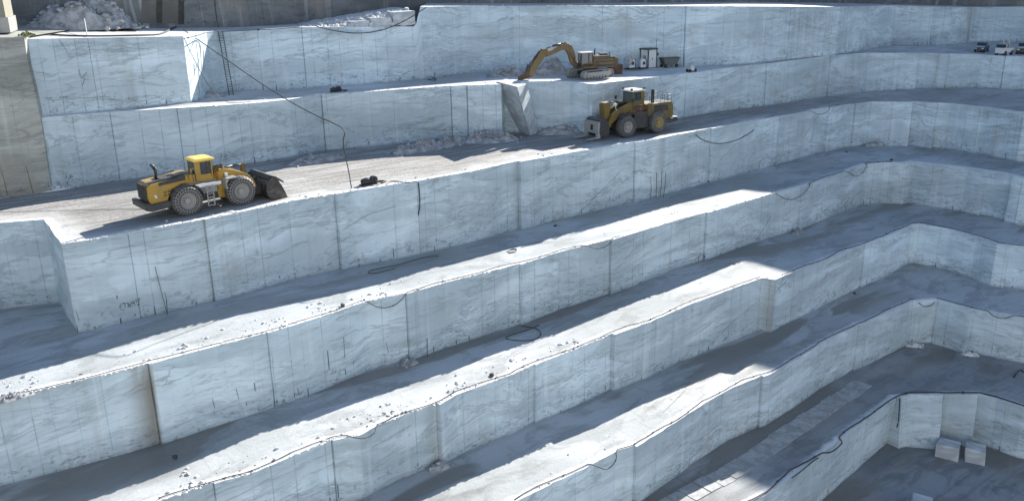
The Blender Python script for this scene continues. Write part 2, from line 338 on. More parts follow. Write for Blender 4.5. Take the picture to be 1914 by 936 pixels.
SEAM={ # (x, step at top, step at foot): a step brings the block on its right towards the pit (+) or back (-)
'P':[(164,0,0),(564,.1,.1),(1283,.35,.35),(1480,.1,.1),(1590,.3,.3),(1673,-.3,-1.1),(1743,-.5,-1.2),(1779,-.4,-1.0),(1818,-.5,-1.1)],
'A':[(205,0,0),(331,.15,.15),(601,.3,.3),(843,.25,.25),(873,.3,.3),(1280,.1,.1),(1434,.2,.2),(1553,.2,.2),(1622,.0,.0),(1680,-.4,-1.2),(1716,-.4,-1.2),(1775,-.3,-.8),(1880,.25,.25)],
'B':[(239,0,0),(382,.12,.12),(627,.5,.5),(779,0,0),(971,.5,.5),(1188,.3,.3),(1330,.3,.3),(1458,.2,.2),(1550,.15,.15),(1598,.3,.3),(1707,-.4,-1.3),(1753,-.4,-1.2),(1837,-.3,-.7)],
'C':[(278,.3,.3),(500,.2,.2),(759,.3,.3),(972,.3,.3),(1142,.3,.3),(1321,.3,.3),(1499,.25,.25),(1618,.3,.3),(1844,-.3,-.8),(1895,.6,1.1)],
'D':[(400,.2,.2),(621,.3,.3),(819,.5,.5),(1000,.3,.3),(1146,.5,.5),(1618,.2,.2),(1840,0,0),(1889,-.3,-.7)],
'E':[(1188,.3,.3),(1426,.3,.3),(1606,.2,.2),(1818,-.4,-1.1)],
'F':[(1681,.6,1.6),(1762,-.5,-2.6),(1829,-.4,-2.0)]}
def smooth_resample(k):
    px=EDGE[k]; P=[at(p,k) if len(p)<3 else Vector(ray(p)*(p[2]/-ray(p)[2])) for p in px]; P=[Vector((p.x,p.y)) for p in P]
    return px,P
RIM={}
def build_rim(k):
    px,P=smooth_resample(k)
    # extend both ends well past the frame
    if k in 'PA': L=[P[0]+Vector((-90,-32)),P[0]+Vector((-20,-10))]
    elif k=='B': L=[P[0]+Vector((-90,-6)),P[0]+Vector((-20,-1))]
    elif k in 'CD': L=[P[0]+Vector((-75,-52)),P[0]+Vector((-12,-8.5))]
    else: L=[P[0]+Vector((-75,-56)),P[0]+Vector((-12,-9.2))]
    if k=='P': Rr=[P[-1]+Vector((30,6)),P[-1]+Vector((90,-20))]
    else: Rr=[P[-1]+Vector((14,-9.)),P[-1]+Vector((90,-62))]
    pts=L+P+Rr; nL=len(L)
    cum=[0]
    for a,b in zip(pts,pts[1:]): cum.append(cum[-1]+(b-a).length)
    def s_of(x):
        for i in range(len(px)-1):
            if px[i][0]<=x<=px[i+1][0]:
                t=(x-px[i][0])/(px[i+1][0]-px[i][0]); y=px[i][1]+t*(px[i+1][1]-px[i][1])
                if k=='P' and 561<=x<786: return cum[nL+i]+t*(cum[nL+i+1]-cum[nL+i])
                q=at((x,y),k); q=Vector((q.x,q.y)); a,b=pts[nL+i],pts[nL+i+1]; u=max(0,min(1,(q-a).dot(b-a)/(b-a).length_squared))
                return cum[nL+i]+u*(b-a).length
        return None
    def P_of(s):
        s=max(0,min(cum[-1],s)); i=int(np.searchsorted(cum,s,side='right'))-1; i=min(i,len(pts)-2)
        return pts[i].lerp(pts[i+1],(s-cum[i])/(cum[i+1]-cum[i]))
    def N_of(s):
        d=(P_of(s+.45)-P_of(s-.45)).normalized(); return Vector((d.y,-d.x))
    seams=sorted([(s_of(x),a,b) for x,a,b in SEAM[k]]); 
    S0,S1=cum[nL-1],cum[nL+len(P)]
    # samples
    ss=set(); s=0
    while s<cum[-1]:
        inside=S0-5<s<S1+5; ss.add(round(s,3)); s+= (.55 if inside else 4.)
    for c in cum: ss.add(round(c,3))
    corner=set()
    for sq,a,b in seams:
        ss={q for q in ss if abs(q-sq)>.35}
    lst=[(q,0) for q in ss]
    for j,(sq,a,b) in enumerate(seams):
        if a==0: lst+=[(sq-.05,0),(sq,9),(sq+.05,0)]
        else: lst+=[(sq-.07,0),(sq-.01,8),(sq+.02,1),(sq+.3,0)]
    lst.sort()
    steps=[q for q in seams if q[1]!=0]
    def off(s,kind,which):
        # sawtooth: each block face is swung a little between its two seams
        i=[q for q in steps if q[0]<s+ (1e-3 if kind!=8 else -1e-3) - (0 if kind!=8 else 0)]
        lo=i[-1] if i else None; hi=next((q for q in steps if q not in i),None)
        a=lo[which]/2 if lo else 0.; b=-(hi[which]/2) if hi else 0.
        s0=lo[0] if lo else (hi[0]-18 if hi else 0); s1=hi[0] if hi else (lo[0]+18 if lo else 1)
        t=max(0,min(1,(s-s0)/(s1-s0))); return a+(b-a)*t
    top=[];bot=[];arcs=[]
    for s,kd in lst:
        p=P_of(s); nrm=N_of(s)
        j=.10*noise.noise(Vector((s*.9,LV.index(k)*7.,0)))+.05*noise.noise(Vector((s*3.1,LV.index(k)*7.,5)))
        if noise.noise(Vector((s*.35,LV.index(k)*3.,9)))>.28: j-=.22*abs(noise.noise(Vector((s*2.2,1.,LV.index(k)))))
        jb=.10*noise.noise(Vector((s*.3,LV.index(k)*7.,0)))
        g=-.10 if kd==9 else (-.10 if kd==8 else 0)
        top.append(p+nrm*(off(s,kd,1)+j+g)); bot.append(p+nrm*(off(s,kd,2)+jb+g)); arcs.append(s)
    RIM[k]=dict(seams=[q[0] for q in seams],top=top,bot=bot,arc=arcs,P_of=P_of,N_of=N_of,s_of=s_of,S=(S0,S1))
for k in 'PABCDEF': build_rim(k)

def rim_dist(P,poly):
    A=np.array([[p.x,p.y] for p in poly[:-1]]);B=np.array([[p.x,p.y] for p in poly[1:]]); D=B-A; L=(D**2).sum(1)+1e-9
    out=np.full(len(P),1e9)
    for i in range(0,len(P),2000):
        Q=P[i:i+2000][:,None,:]; t=np.clip(((Q-A)*D).sum(2)/L,0,1); d=np.sqrt((((A+t[...,None]*D)-Q)**2).sum(2)).min(1); out[i:i+2000]=d
    return out
def set_attr(me,name,vals):
    a=me.attributes.new(name,'FLOAT','POINT'); a.data.foreach_set('value',np.array(vals,dtype=np.float32))
STAIN={'C':[(278,1.5,.9),(168,.8,.25)],'P':[(1817,2.2,.6),(240,3.,.3)],'D':[(1449,1.5,.5),(812,.8,.35)],'B':[(1242,1.6,.35),(970,.5,.3),(382,.5,.35)],'A':[(1760,1.2,.35)]}
def build_wall(k):
    r=RIM[k]; nx=LV[LV.index(k)+1]; rows=[0,.03,.12,.3,.5,.7,.88,1.]
    vs=[];fs=[];arc=[];dt=[];db=[]
    for t,b,s in zip(r['top'],r['bot'],r['arc']):
        zT=zt(k,t.x); zB=zt(nx,b.x)-.25
        for i,f in enumerate(rows):
            p=t.lerp(b,f); z=zT+(zB-zT)*f
            if 1<i<7:
                N=r['N_of'](s); p=p+N*(.07*noise.noise(Vector((s*.5,z*.5,LV.index(k)*5.))))
            vs.append((p.x,p.y,z)); arc.append(s+LV.index(k)*211.); dt.append(zT-z); db.append(max(0,z-zB-.25))
    sm=[q for q in r['seams']]; rnd=random.Random(LV.index(k)*13+5); tn=[rnd.uniform(.90,1.07) for _ in range(len(sm)+2)]
    tone=[];stain=[]
    for s in r['arc']:
        a_=tn[sum(1 for q in sm if q<s-.001)]; st=0
        for sx,wd,am in STAIN.get(k,[]):
            d_=s-r['s_of'](sx); st=max(st,am*math.exp(-(d_/wd)**2) if d_<0.05 else 0)
        for f in rows: tone.append(a_); stain.append(st)
    m=len(rows)
    for i in range(len(r['arc'])-1):
        for j in range(m-1): fs.append((i*m+j,i*m+j+1,(i+1)*m+j+1,(i+1)*m+j))
    me=bpy.data.meshes.new('rock_face'); me.from_pydata(vs,[],fs); me.update()
    set_attr(me,'arc',arc); set_attr(me,'dtop',dt); set_attr(me,'dbase',db); set_attr(me,'tone',tone); set_attr(me,'stain',stain); me.materials.append(M_WALL)
    o=bpy.data.objects.new('rock_face',me); COL.objects.link(o); return tag(o,kind='structure')
def build_floor(k):
    if k=='G':
        ring=[Vector((-140,-45)),Vector((220,-45)),Vector((220,180)),Vector((-140,180))]; rim=None
    else:
        rim=RIM[k]['top']; ring=list(rim)+[Vector((230,rim[-1].y)),Vector((230,330)),Vector((-170,330)),Vector((-170,rim[0].y))]
    ink=RIM[LV[LV.index(k)-1]]['bot'] if k!='P' else None
    ring2=[Vector((p.x,p.y)) for p in ring]; nr=len(ring2)
    gx=list(np.arange(-66,112,3.))+([-12.95,-12.35] if k=='P' else []); gy=np.arange(40,206,3.)
    pts=ring2+[Vector((float(x),float(y)+.37)) for x in gx for y in gy]
    vo,_e,fo,_1,_2,_3=cdt(pts,[],[list(range(nr))],1,1e-4)
    used=sorted({i for f in fo for i in f}); mp={u:i for i,u in enumerate(used)}
    me=bpy.data.meshes.new('quarry_floor')
    me.from_pydata([(vo[u].x,vo[u].y,zt(k,vo[u].x)) for u in used],[],[[mp[i] for i in f] for f in fo]); me.update()
    if sum(p.normal.z for p in me.polygons)<0: me.flip_normals()
    P=np.array([[v.co.x,v.co.y] for v in me.vertices])
    de=rim_dist(P,rim) if rim else np.full(len(P),30.); dw=rim_dist(P,ink) if ink else np.full(len(P),9.)
    set_attr(me,'dedge',de); set_attr(me,'dwall',dw); me.materials.append(M_FL[k])
    o=bpy.data.objects.new('quarry_floor',me); COL.objects.link(o); return tag(o,kind='structure')
for k in 'PABCDEF': build_wall(k)
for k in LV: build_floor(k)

# rear benches above the top terrace
def face_strip(name,pts,z0f,z1f,mat,seed,step=3.):
    vs=[];fs=[];arc=[];dt=[];db=[];s=0
    dense=[]
    for a,b in zip(pts,pts[1:]):
        a,b=Vector(a),Vector(b); n_=max(1,int((b-a).length/step))
        for i in range(n_): dense.append(a.lerp(b,i/n_))
    dense.append(Vector(pts[-1])); rows=6
    for i,p in enumerate(dense):
        if i: s+=(p-dense[i-1]).length
        z0,z1=z0f(p.x),z1f(p.x)
        for j in range(rows+1):
            z=z1+(z0-z1)*j/rows; o_=.25*noise.noise(Vector((s*.2,z*.2,seed)))
            vs.append((p.x+o_,p.y+o_,z)); arc.append(s+seed*97); dt.append(z1-z); db.append(z-z0)
    m=rows+1
    for i in range(len(dense)-1):
        for j in range(rows): fs.append((i*m+j,i*m+j+1,(i+1)*m+j+1,(i+1)*m+j))
    # top going back
    n0=len(vs); 
    for i,p in enumerate(dense):
        vs.append((p.x,p.y,z1f(p.x))); vs.append((p.x-10,330,z1f(p.x))); arc+=[0,0];dt+=[0,0];db+=[5,5]
    for i in range(len(dense)-1): fs.append((n0+2*i,n0+2*i+2,n0+2*i+3,n0+2*i+1))
    me=bpy.data.meshes.new(name); me.from_pydata(vs,[],fs); me.update()
    for a_,v_ in (('arc',arc),('dtop',dt),('dbase',db),('tone',[1.]*len(vs)),('stain',[0.]*len(vs))): set_attr(me,a_,v_)
    me.materials.append(mat); o=bpy.data.objects.new(name,me); COL.objects.link(o); return tag(o,kind='structure')
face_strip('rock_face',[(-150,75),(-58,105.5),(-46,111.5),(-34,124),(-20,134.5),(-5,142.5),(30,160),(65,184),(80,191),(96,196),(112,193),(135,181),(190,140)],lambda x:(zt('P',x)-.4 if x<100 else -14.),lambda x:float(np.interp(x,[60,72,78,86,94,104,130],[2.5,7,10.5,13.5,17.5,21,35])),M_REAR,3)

# opposite, sun-facing side of the pit behind the camera
def opposite():
    vs=[];fs=[]; X=[-170,-60,60,230]; prof=[(-30,-58.4),(-33,-48),(-38,-48),(-41,-38),(-46,-38),(-49,-28),(-54,-28),(-57,-18),(-62,-18),(-66,-6),(-71,-6),(-76,8),(-82,8),(-90,32),(-96,32),(-104,58),(-150,60)]
    for x in X:
        for y,z in prof: vs.append((x,y+.12*x,z))
    m=len(prof); arc=[v[0] for v in vs]
    for i in range(len(X)-1):
        for j in range(m-1): fs.append((i*m+j,(i+1)*m+j,(i+1)*m+j+1,i*m+j+1))
    me=bpy.data.meshes.new('rock_face'); me.from_pydata(vs,[],fs); me.update()
    set_attr(me,'arc',arc); set_attr(me,'dtop',[-v[2] for v in vs]); set_attr(me,'dbase',[5]*len(vs)); me.materials.append(M_OPP)
    o=bpy.data.objects.new('rock_face',me); COL.objects.link(o); tag(o,kind='structure')
opposite()

# weathered pillar of rock at the left end, rising from the gravel ledge to the top terrace
zp=lambda x:zt('P',x)+.22
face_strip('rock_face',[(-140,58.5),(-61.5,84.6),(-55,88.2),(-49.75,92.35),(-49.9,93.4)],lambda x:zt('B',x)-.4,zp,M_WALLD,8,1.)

# ================================================================ machines
def wheel(parent,x,y,r,w,side,rim,chain,tyremat):
    "wheel on axle at (x,y); side=+1/-1 is the outer side"
    M_=Matrix.Translation((x,y,r))
    e=bpy.data.objects.new('wheel',None); COL.objects.link(e); e.parent=parent; e.location=(0,0,0)
    h=w/2; ri=r*.52
    prof=[(ri,-h*.72),(ri*1.12,-h*.92),(r*.80,-h*1.02),(r*.93,-h*.92),(r,-h*.62),(r,0),(r,h*.62),(r*.93,h*.92),(r*.80,h*1.02),(ri*1.12,h*.92),(ri,h*.72)]
    t=MB(); t.lathe(prof,40,M_,True)
    if not chain:
        for k in range(30):      # lug bars of the tread
            a=2*math.pi*k/30; c=Vector((x+math.cos(a)*r,y,r+math.sin(a)*r)); m=Matrix.Translation(c)@Matrix.Rotation(-a,4,'Y')@Matrix.Rotation(.35*(1 if k%2 else -1),4,'X')
            t.box(-.02,.045,-h*.62 if k%2 else -.02,.02 if k%2 else h*.62,-.07,.07,m)
    t.build('tyre',tyremat,e)
    q=MB(); s_=side
    q.lathe([(.001,s_*h*.30),(r*.20,s_*h*.30),(r*.22,s_*h*.62),(r*.16,s_*h*.72),(.001,s_*h*.72)],24,M_)
    q.lathe([(r*.20,s_*h*.30),(r*.40,s_*h*.45),(r*.49,s_*h*.82),(r*.53,s_*h*.84),(r*.53,s_*h*.6),(r*.53,-s_*h*.75)],32,M_)
    for k in range(12):
        a=2*math.pi*k/12; q.lathe([(.001,s_*h*.5),(.045,s_*h*.5),(.045,s_*h*.36),],6,Matrix.Translation((x+math.cos(a)*r*.30,y,r+math.sin(a)*r*.30)))
    q.build('rim',rim,e)
    if chain:
        bm=bmesh.new(); prof=[(r*.56,-h*.96),(r*.74,-h*1.09),(r*.92,-h*1.03),(r*1.035,-h*.6),(r*1.045,-h*.2),(r*1.045,h*.2),(r*1.035,h*.6),(r*.92,h*1.03),(r*.74,h*1.09),(r*.56,h*.96)]
        n_=26; g=[[bm.verts.new((x+p[0]*math.cos(2*math.pi*(k+.5*(i%2))/n_),y+p[1],r+p[0]*math.sin(2*math.pi*(k+.5*(i%2))/n_))) for i,p in enumerate(prof)] for k in range(n_)]
        for k in range(n_):
            for i in range(len(prof)-1):
                bm.faces.new((g[k][i],g[k][i+1],g[(k+1)%n_][i+1],g[(k+1)%n_][i]))
        bmesh.ops.wireframe(bm,faces=bm.faces[:],thickness=.075,offset=0,use_replace=True,use_boundary=True,use_even_offset=True)
        me=bpy.data.meshes.new('tyre_chain'); bm.to_mesh(me); bm.free(); me.materials.append(CH)
        o=bpy.data.objects.new('tyre_chain',me); COL.objects.link(o); o.parent=e
    return e

def cab(root,x0,x1,hw,z0,z1,paint,roofmat,front=1):
    "cab body with pillars, glass on four sides, overhanging roof"
    c=MB(); zs=z0+(z1-z0)*.36; t=.13
    c.box(x0,x1,-hw,hw,z0,zs)
    for x in (x0,x1-t*1.3):
        for y in (-hw,hw-t): c.box(x,x+t*1.3,y,y+t,zs,z1)
    xm=x0+(x1-x0)*.33
    for y in (-hw+.005,hw-t-.005): c.box(x0+.05,xm,y,y+t,zs,z1-.01)    # solid rear quarter
    c.box(x0,x1,-hw,hw,z1-.12,z1-.001)
    b=c.build('cab',paint,root,.02)
    for y in (-hw+.03,hw-.07):
        g=MB(); g.box(xm,x1-t*1.3,y,y+.04,zs,z1-.12); g.build('side_window',GL,b)
    g=MB(); g.box(x1-.10,x1-.05,-hw+t,hw-t,zs-.15,z1-.12); g.build('windscreen',GLP,b)
    g=MB(); g.box(x0+.05,x0+.10,-hw+t,hw-t,zs,z1-.12); g.build('rear_window',GLP,b)
    r_=MB(); r_.prism([(x0-.12,z1),(x0-.12,z1+.14),(x0+.15,z1+.24),(x1-.1,z1+.24),(x1+.28,z1+.14),(x1+.28,z1)],-hw-.12,hw+.12); r_.build('roof',roofmat,b,.03)
    for y in (-hw-.012,hw-.018):
        f=MB()
        f.box(xm-.04,xm+.03,y,y+.03,zs-.02,z1-.1); f.box(x1-.2,x1-.14,y,y+.03,zs-.3,z1-.1); f.box(xm,x1-.17,y,y+.03,zs-.05,zs); f.box((xm+x1)/2-.02,(xm+x1)/2+.03,y,y+.03,zs,z1-.1)
        f.build('door_frame',DK,b)
    return b
def rails(root,pts,h,r=.025,posts=True,mat=DK):
    m=MB()
    P=[Vector(p) for p in pts]
    for z in (h,h*.55): m.tube([p+Vector((0,0,z)) for p in P],r,5)
    for p in P: m.tube([p,p+Vector((0,0,h))],r,5)
    return m.build('handrail',mat,root)
def ladder_part(root,x0,x1,y,z0,z1,n_,mat=GR,name='ladder'):
    m=MB()
    for x in (x0,x1): m.bar((x,y,z0),(x,y,z1),.06,.10)
    for i in range(n_): z=z0+.1+(z1-z0-.2)*i/(n_-1); m.box(x0,x1,y-.14,y+.06,z-.03,z+.03)
    return m.build(name,mat,root)

# ---- wheel loader with bucket and tyre chains
L1=thing('wheel_loader',(-30.3,84.9,zt('B',-30)),R(41.5),'yellow wheel loader with chained tyres and dark bucket at rim of gravel ledge','wheel loader','yellow wheel loaders')
def rear_body(root,paint,rx,top,bot=1.25,hw=1.35,sc=1.):
    m=MB(); m.prism([(rx+.15,bot+.35),(rx,bot+.9),(rx+.05,top-.35),(rx+.35,top-.1),(-2.1,top+.28),(-1.55,top+.2),(-1.5,2.5),(-1.8,2.35),(-3.9,2.9 if sc>1 else 2.75),(-4.4,1.75),(-4.6,bot+.1)],-hw,hw)
    return m.build('engine_hood',paint,root,.05)
hood=rear_body(L1,Y_,-6.2,3.55)
m=MB(); m.box(-6.27,-6.15,-1.05,1.05,1.9,3.3); 
for i in range(9): m.box(-6.33,-6.26,-1.05,1.05,1.95+i*.15,2.02+i*.15)
m.build('radiator_grille',DK,hood)
for sy in (-1,1):
    m=MB(); yy=sy*1.36
    for (a,b,c,d) in ((-5.1,-2.5,3.25,3.62),):   # dark stripe
        m.prism([(a,c-.05),(a,d-.1),(b,d+.28),(b,c+.12)],yy-.02,yy+.02)
    m.build('hood_stripe',DK,hood)
    for (a,c) in ((-4.75,2.45),(-4.35,2.48),(-4.75,2.15),(-4.35,2.18),(-3.1,2.92)):
        m=MB(); m.box(a,a+.3,yy-.025,yy+.025,c,c+.18); m.build('vent_grille',Y2,hood)
m=MB(); m.box(-5.62,-5.45,-1.375,-1.35,2.2,2.42); m.box(-5.55,-5.38,-1.375,-1.35,2.1,2.3); m.build('side_sticker',WH,hood)
m=MB(); m.box(-4.7,-2.6,-.9,.9,3.62,3.74); m.prism([(-5.9,3.5),(-5.9,3.56),(-2.3,3.97),(-2.3,3.9)],-1.1,-.55); m.build('hood_panel',DK,hood)
m=MB(); m.tube([(-4.75,.0,3.4),(-4.75,.0,4.55),(-4.8,.0,4.7)],.15,10); m.tube([(-4.78,0,4.6),(-4.98,0,4.95),(-5.15,0,5.05)],[.16,.16,.1],10); m.build('exhaust_pipe',DK,hood)
m=MB(); m.prism([(-6.75,1.75),(-6.7,1.15),(-6.1,.95),(-4.3,1.1),(-3.9,1.5),(-4.1,1.72),(-6.1,1.62),(-6.4,1.8)],-1.75,1.75); m.build('counterweight',DK,L1,.06)
m=MB(); m.prism([(-6.0,1.3),(-5.9,1.9),(-4.3,2.0),(-3.9,1.5),(.6,1.5),(.9,1.9),(1.2,1.9),(1.2,.9),(-2,.8),(-4.2,.95)],-.75,.75); m.build('rear_frame',DK,L1)
for sy in (-1,1):
    m=MB(); pr=[]
    for i in range(9):
        a=math.pi*(.06+.80*i/8); pr.append((-2.73-1.72*math.cos(a)*-1,1.45+1.62*math.sin(a)))
    pr2=[(x_+(x_+2.73)*-.06,z_-.1) for x_,z_ in pr][::-1]
    m.prism(pr+pr2,*sorted((sy*1.36,sy*2.0))); m.build('rear_fender',DK,L1)
for x in (-2.73,2.73):
    for sy in (-1,1): wheel(L1,x,sy*1.62,1.44,1.05,sy,RIMG,True,TYD)
cab(L1,-1.3,.45,.92,2.85,4.85,Y_,YR)
m=MB(); m.box(-1.75,.75,-1.95,-.95,2.66,2.76); m.box(-1.75,.75,.95,1.95,2.66,2.76); m.box(-1.7,.7,-.9,.9,1.6,2.84); m.build('platform',GR,L1)
m=MB(); m.box(-1.7,.72,-1.98,-1.9,2.55,2.82); m.build('platform_edge',WH,L1)
ladder_part(L1,-.78,-.15,-1.95,.55,2.65,6)
m=MB()
for y in (-1.6,-1.0): m.tube([(-1.75,y,2.7),(-1.85,y,3.7),(-1.95,y,3.95),(-2.15,y,3.95),(-2.3,y,3.7),(-2.25,y,3.3)],.035,6)
m.build('handrail',DK,L1)
m=MB(); m.bar((.5,-1.2,3.6),(1.0,-1.75,4.2),.04); m.box(.95,1.05,-1.98,-1.55,4.0,4.45); m.build('mirror',DK,L1)
m=MB(); m.bar((.5,1.1,3.6),(1.0,1.6,4.2),.04); m.box(.95,1.05,1.4,1.85,4.0,4.45); m.build('mirror',DK,L1)
def front_half(root,paint,armprof,tower,hose=True):
    m=MB(); 
    for sy in (-1,1): m.prism(tower,*sorted((sy*.55,sy*.95)))
    m.box(.95,2.6,-.55,.55,.9,2.2); m.build('front_frame',paint,root,.03)
    for sy in (-1,1):
        m=MB(); m.prism(armprof,*sorted((sy*.60,sy*.98))); m.build('lift_arm',paint,root,.03)
front_half(L1,Y_,[(1.0,3.25),(1.15,3.75),(1.6,3.8),(2.4,3.52),(3.5,3.1),(4.2,2.65),(4.75,1.75),(4.95,.95),(4.7,.7),(4.4,.95),(4.1,1.9),(3.4,2.45),(2.2,2.9),(1.4,3.05)],
 [(.75,.9),(.7,1.6),(1.15,2.4),(.95,3.4),(1.3,3.75),(1.7,3.4),(1.75,2.2),(2.7,2.0),(2.7,.9)])
m=MB(); m.prism([(3.75,2.4),(3.85,3.75),(4.1,3.85),(4.25,3.6),(4.2,2.2),(4.6,1.5),(4.4,1.3),(3.95,1.9)],-.22,.22); m.build('bell_crank',Y2,L1,.02)
m=MB(); m.tube([(1.3,0,3.5),(2.9,0,3.7)],.13,8); m.tube([(2.9,0,3.7),(3.95,0,3.68)],.07,8); m.build('tilt_cylinder',DK,L1)
for sy in (-.42,.42):
    m=MB(); m.tube([(1.3,sy,1.3),(2.4,sy,1.9)],.14,8); m.tube([(2.4,sy,1.9),(3.3,sy,2.5)],.08,8); m.build('lift_cylinder',DK,L1)
m=MB()
for i in range(4): m.tube([(.6,-.3+.2*i,3.0),(1.0,-.3+.2*i,3.9),(1.7,-.25+.15*i,3.95),(2.4,-.2+.1*i,3.6)],.035,5)
m.build('hydraulic_hose',DK,L1)
for sy in (-1,1):
    m=MB(); m.prism([(1.25,2.85),(1.3,2.95),(2.35,3.02),(2.4,2.92)],*sorted((sy*1.1,sy*2.1))); m.prism([(1.2,1.9),(1.25,2.9),(1.32,2.9),(1.3,1.9)],*sorted((sy*1.1,sy*2.0))); m.build('front_fender',GR,L1)
m=MB()
for sy in (-1,1): m.box(1.5,1.75,sy*1.25-.15,sy*1.25+.15,3.05,3.35)
m.build('headlight',WH,L1)
# bucket: curved shell open forwards, side plates, spill guard, teeth
bk=[(7.6,.03),(6.3,.0),(5.7,.15),(5.35,.65),(5.2,1.3),(5.35,2.0),(5.75,2.55),(6.1,2.8)]
m=MB(); inn=[(x_+.09,z_+.07) for x_,z_ in bk]; m.prism([(a_,b_*.9) for a_,b_ in bk+inn[::-1]],-2.35,2.35); m.prism([(6.05,2.75),(6.0,3.1),(6.6,2.9),(7.35,2.25),(7.3,2.15),(6.5,2.7)],-2.35,2.35) if False else None
root_b=m.build('bucket',BKT,L1,.02)
for sy in (-1,1):
    m=MB(); m.prism([(7.6,.02),(6.3,-.01),(5.68,.14),(5.33,.64),(5.18,1.3),(5.33,2.0),(5.73,2.56),(6.12,2.84),(6.7,2.25),(7.1,1.5),(7.45,.6)],*sorted((sy*2.33,sy*2.42))); m.build('side_plate',BKT,root_b)
m=MB(); m.prism([(5.7,2.5),(5.95,2.95),(6.5,2.75),(7.2,2.2),(7.5,1.9),(7.45,1.8),(7.1,2.05),(6.4,2.55)],-2.2,2.2)
m.build('spill_guard',DK,root_b)
m=MB()
for i in range(9): y=-2.2+i*.55; m.prism([(7.45,.0),(7.45,.16),(7.95,.03)],y-.1,y+.1)
m.build('bucket_teeth',GR,root_b)
root_b.scale=(.93,1,.86); root_b.location=(.33,0,0)
m=MB(); m.box(6.9,7.62,-2.36,2.36,.04,.11); m.build('cutting_edge',WH,root_b)
m=MB()
for y in (-.8,.8): m.prism([(4.5,.6),(4.6,1.3),(5.3,1.6),(5.3,.5)],y-.25,y+.25)
m.prism([(4.5,1.2),(4.3,1.6),(5.3,2.3),(5.35,1.9)],-.2,.2); m.tube([(5.25,-1.9,1.7),(5.1,-1.4,1.9),(5.15,0,1.75),(5.1,1.4,1.9)],.05,5); m.build('coupling_bracket',DK,L1)

# ---- wheel loader with block fork
L2=thing('wheel_loader',(17.2,122.0,zt('B',17.2)),R(214),'worn ochre wheel loader with twin stacks and steel fork in shade below the excavator','wheel loader','yellow wheel loaders')
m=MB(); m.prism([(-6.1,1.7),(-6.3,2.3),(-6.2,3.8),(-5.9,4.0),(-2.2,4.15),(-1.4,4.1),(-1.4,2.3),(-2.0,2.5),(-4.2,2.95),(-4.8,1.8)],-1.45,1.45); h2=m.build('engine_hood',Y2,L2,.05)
m=MB(); m.prism([(-5.3,2.9),(-5.2,3.75),(-2.6,3.85),(-2.6,2.9),(-3.6,3.05)],-1.48,-1.45); m.prism([(-5.3,2.9),(-5.2,3.75),(-2.6,3.85),(-2.6,2.9),(-3.6,3.05)],1.45,1.48); m.build('side_panel',DK,h2)
m=MB(); m.box(-6.36,-6.2,-1.1,1.1,2.2,3.7); m.build('radiator_grille',DK,h2)
m=MB(); m.box(-6.2,-1.5,-1.5,1.5,4.02,4.10); m.build('rear_deck',DK,h2)
for y in (.7,1.05):
    m=MB(); m.tube([(-2.75,y,4.1),(-2.75,y,5.75),(-2.82,y,5.95)],.12,8); m.build('exhaust_stack',DK,h2)
rails(h2,[(-5.9,1.4,4.1),(-5.2,1.4,4.1),(-4.5,1.4,4.1),(-3.8,1.4,4.1)],1.1); rails(h2,[(-5.9,-1.4,4.1),(-4.9,-1.4,4.1),(-3.8,-1.4,4.1),(-2.6,-1.4,4.1)],1.1); rails(h2,[(-5.9,-1.4,4.1),(-5.9,-.45,4.1),(-5.9,.5,4.1),(-5.9,1.4,4.1)],1.1)
rails(h2,[(-2.2,1.4,4.1),(-1.7,1.4,4.1)],1.0)
m=MB(); m.prism([(-7.0,1.35),(-6.9,1.8),(-6.2,1.85),(-4.4,1.75),(-4.0,1.3),(-5.5,1.1)],-1.75,1.75); m.build('counterweight',DK,L2,.05)
m=MB(); m.box(-6.95,-6.25,-1.7,1.7,1.86,1.93); m.build('rear_step',WH,L2)
m=MB(); m.prism([(-6.0,1.4),(-5.9,2.2),(-1.2,2.5),(1.2,2.2),(1.2,.9),(-2,.8),(-4.2,1.0)],-.85,.85); m.box(-1.5,1.1,-1.5,1.5,1.0,3.0); m.build('rear_frame',DK,L2)
for sy in (-1,1):
    wheel(L2,-3.1,sy*1.62,1.5,1.1,sy,RIMY,False,TY); wheel(L2,2.7,sy*1.62,1.5,1.1,sy,RIMG,False,TY)
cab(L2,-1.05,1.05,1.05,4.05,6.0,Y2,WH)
m=MB(); m.box(-1.4,1.3,-1.75,1.75,3.0,3.1); m.box(-1.1,1.0,-1.0,1.0,3.1,4.06); m.build('platform',RUST,L2)
rails(L2,[(1.25,1.7,3.1),(.4,1.7,3.1),(-.6,1.7,3.1),(-1.3,1.7,3.1)],1.1)
for p in ((1.2,.9,6.3),(1.2,-.9,6.3),(-1.1,.9,6.3)):
    m=MB(); m.box(p[0]-.12,p[0]+.12,p[1]-.12,p[1]+.12,p[2]-.1,p[2]+.15); m.build('work_light',DK,L2)
for sy in (-1,1):
    m=MB(); m.bar((1.1,sy*1.2,4.3),(1.7,sy*1.8,5.0),.04); m.box(1.65,1.75,sy*1.8-.2,sy*1.8+.2,4.8,5.3); m.build('mirror',DK,L2)
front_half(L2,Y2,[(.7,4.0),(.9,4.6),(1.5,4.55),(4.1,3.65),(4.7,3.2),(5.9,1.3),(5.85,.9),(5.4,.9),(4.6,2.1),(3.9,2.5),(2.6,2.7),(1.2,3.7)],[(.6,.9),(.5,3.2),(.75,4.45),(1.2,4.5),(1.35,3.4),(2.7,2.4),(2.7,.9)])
m=MB(); m.prism([(4.7,3.0),(4.6,4.6),(4.9,4.9),(5.7,4.85),(5.8,4.5),(5.6,3.2),(6.0,2.2),(5.7,2.0)],-.5,.5); m.build('bell_crank',Y2,L2,.03)
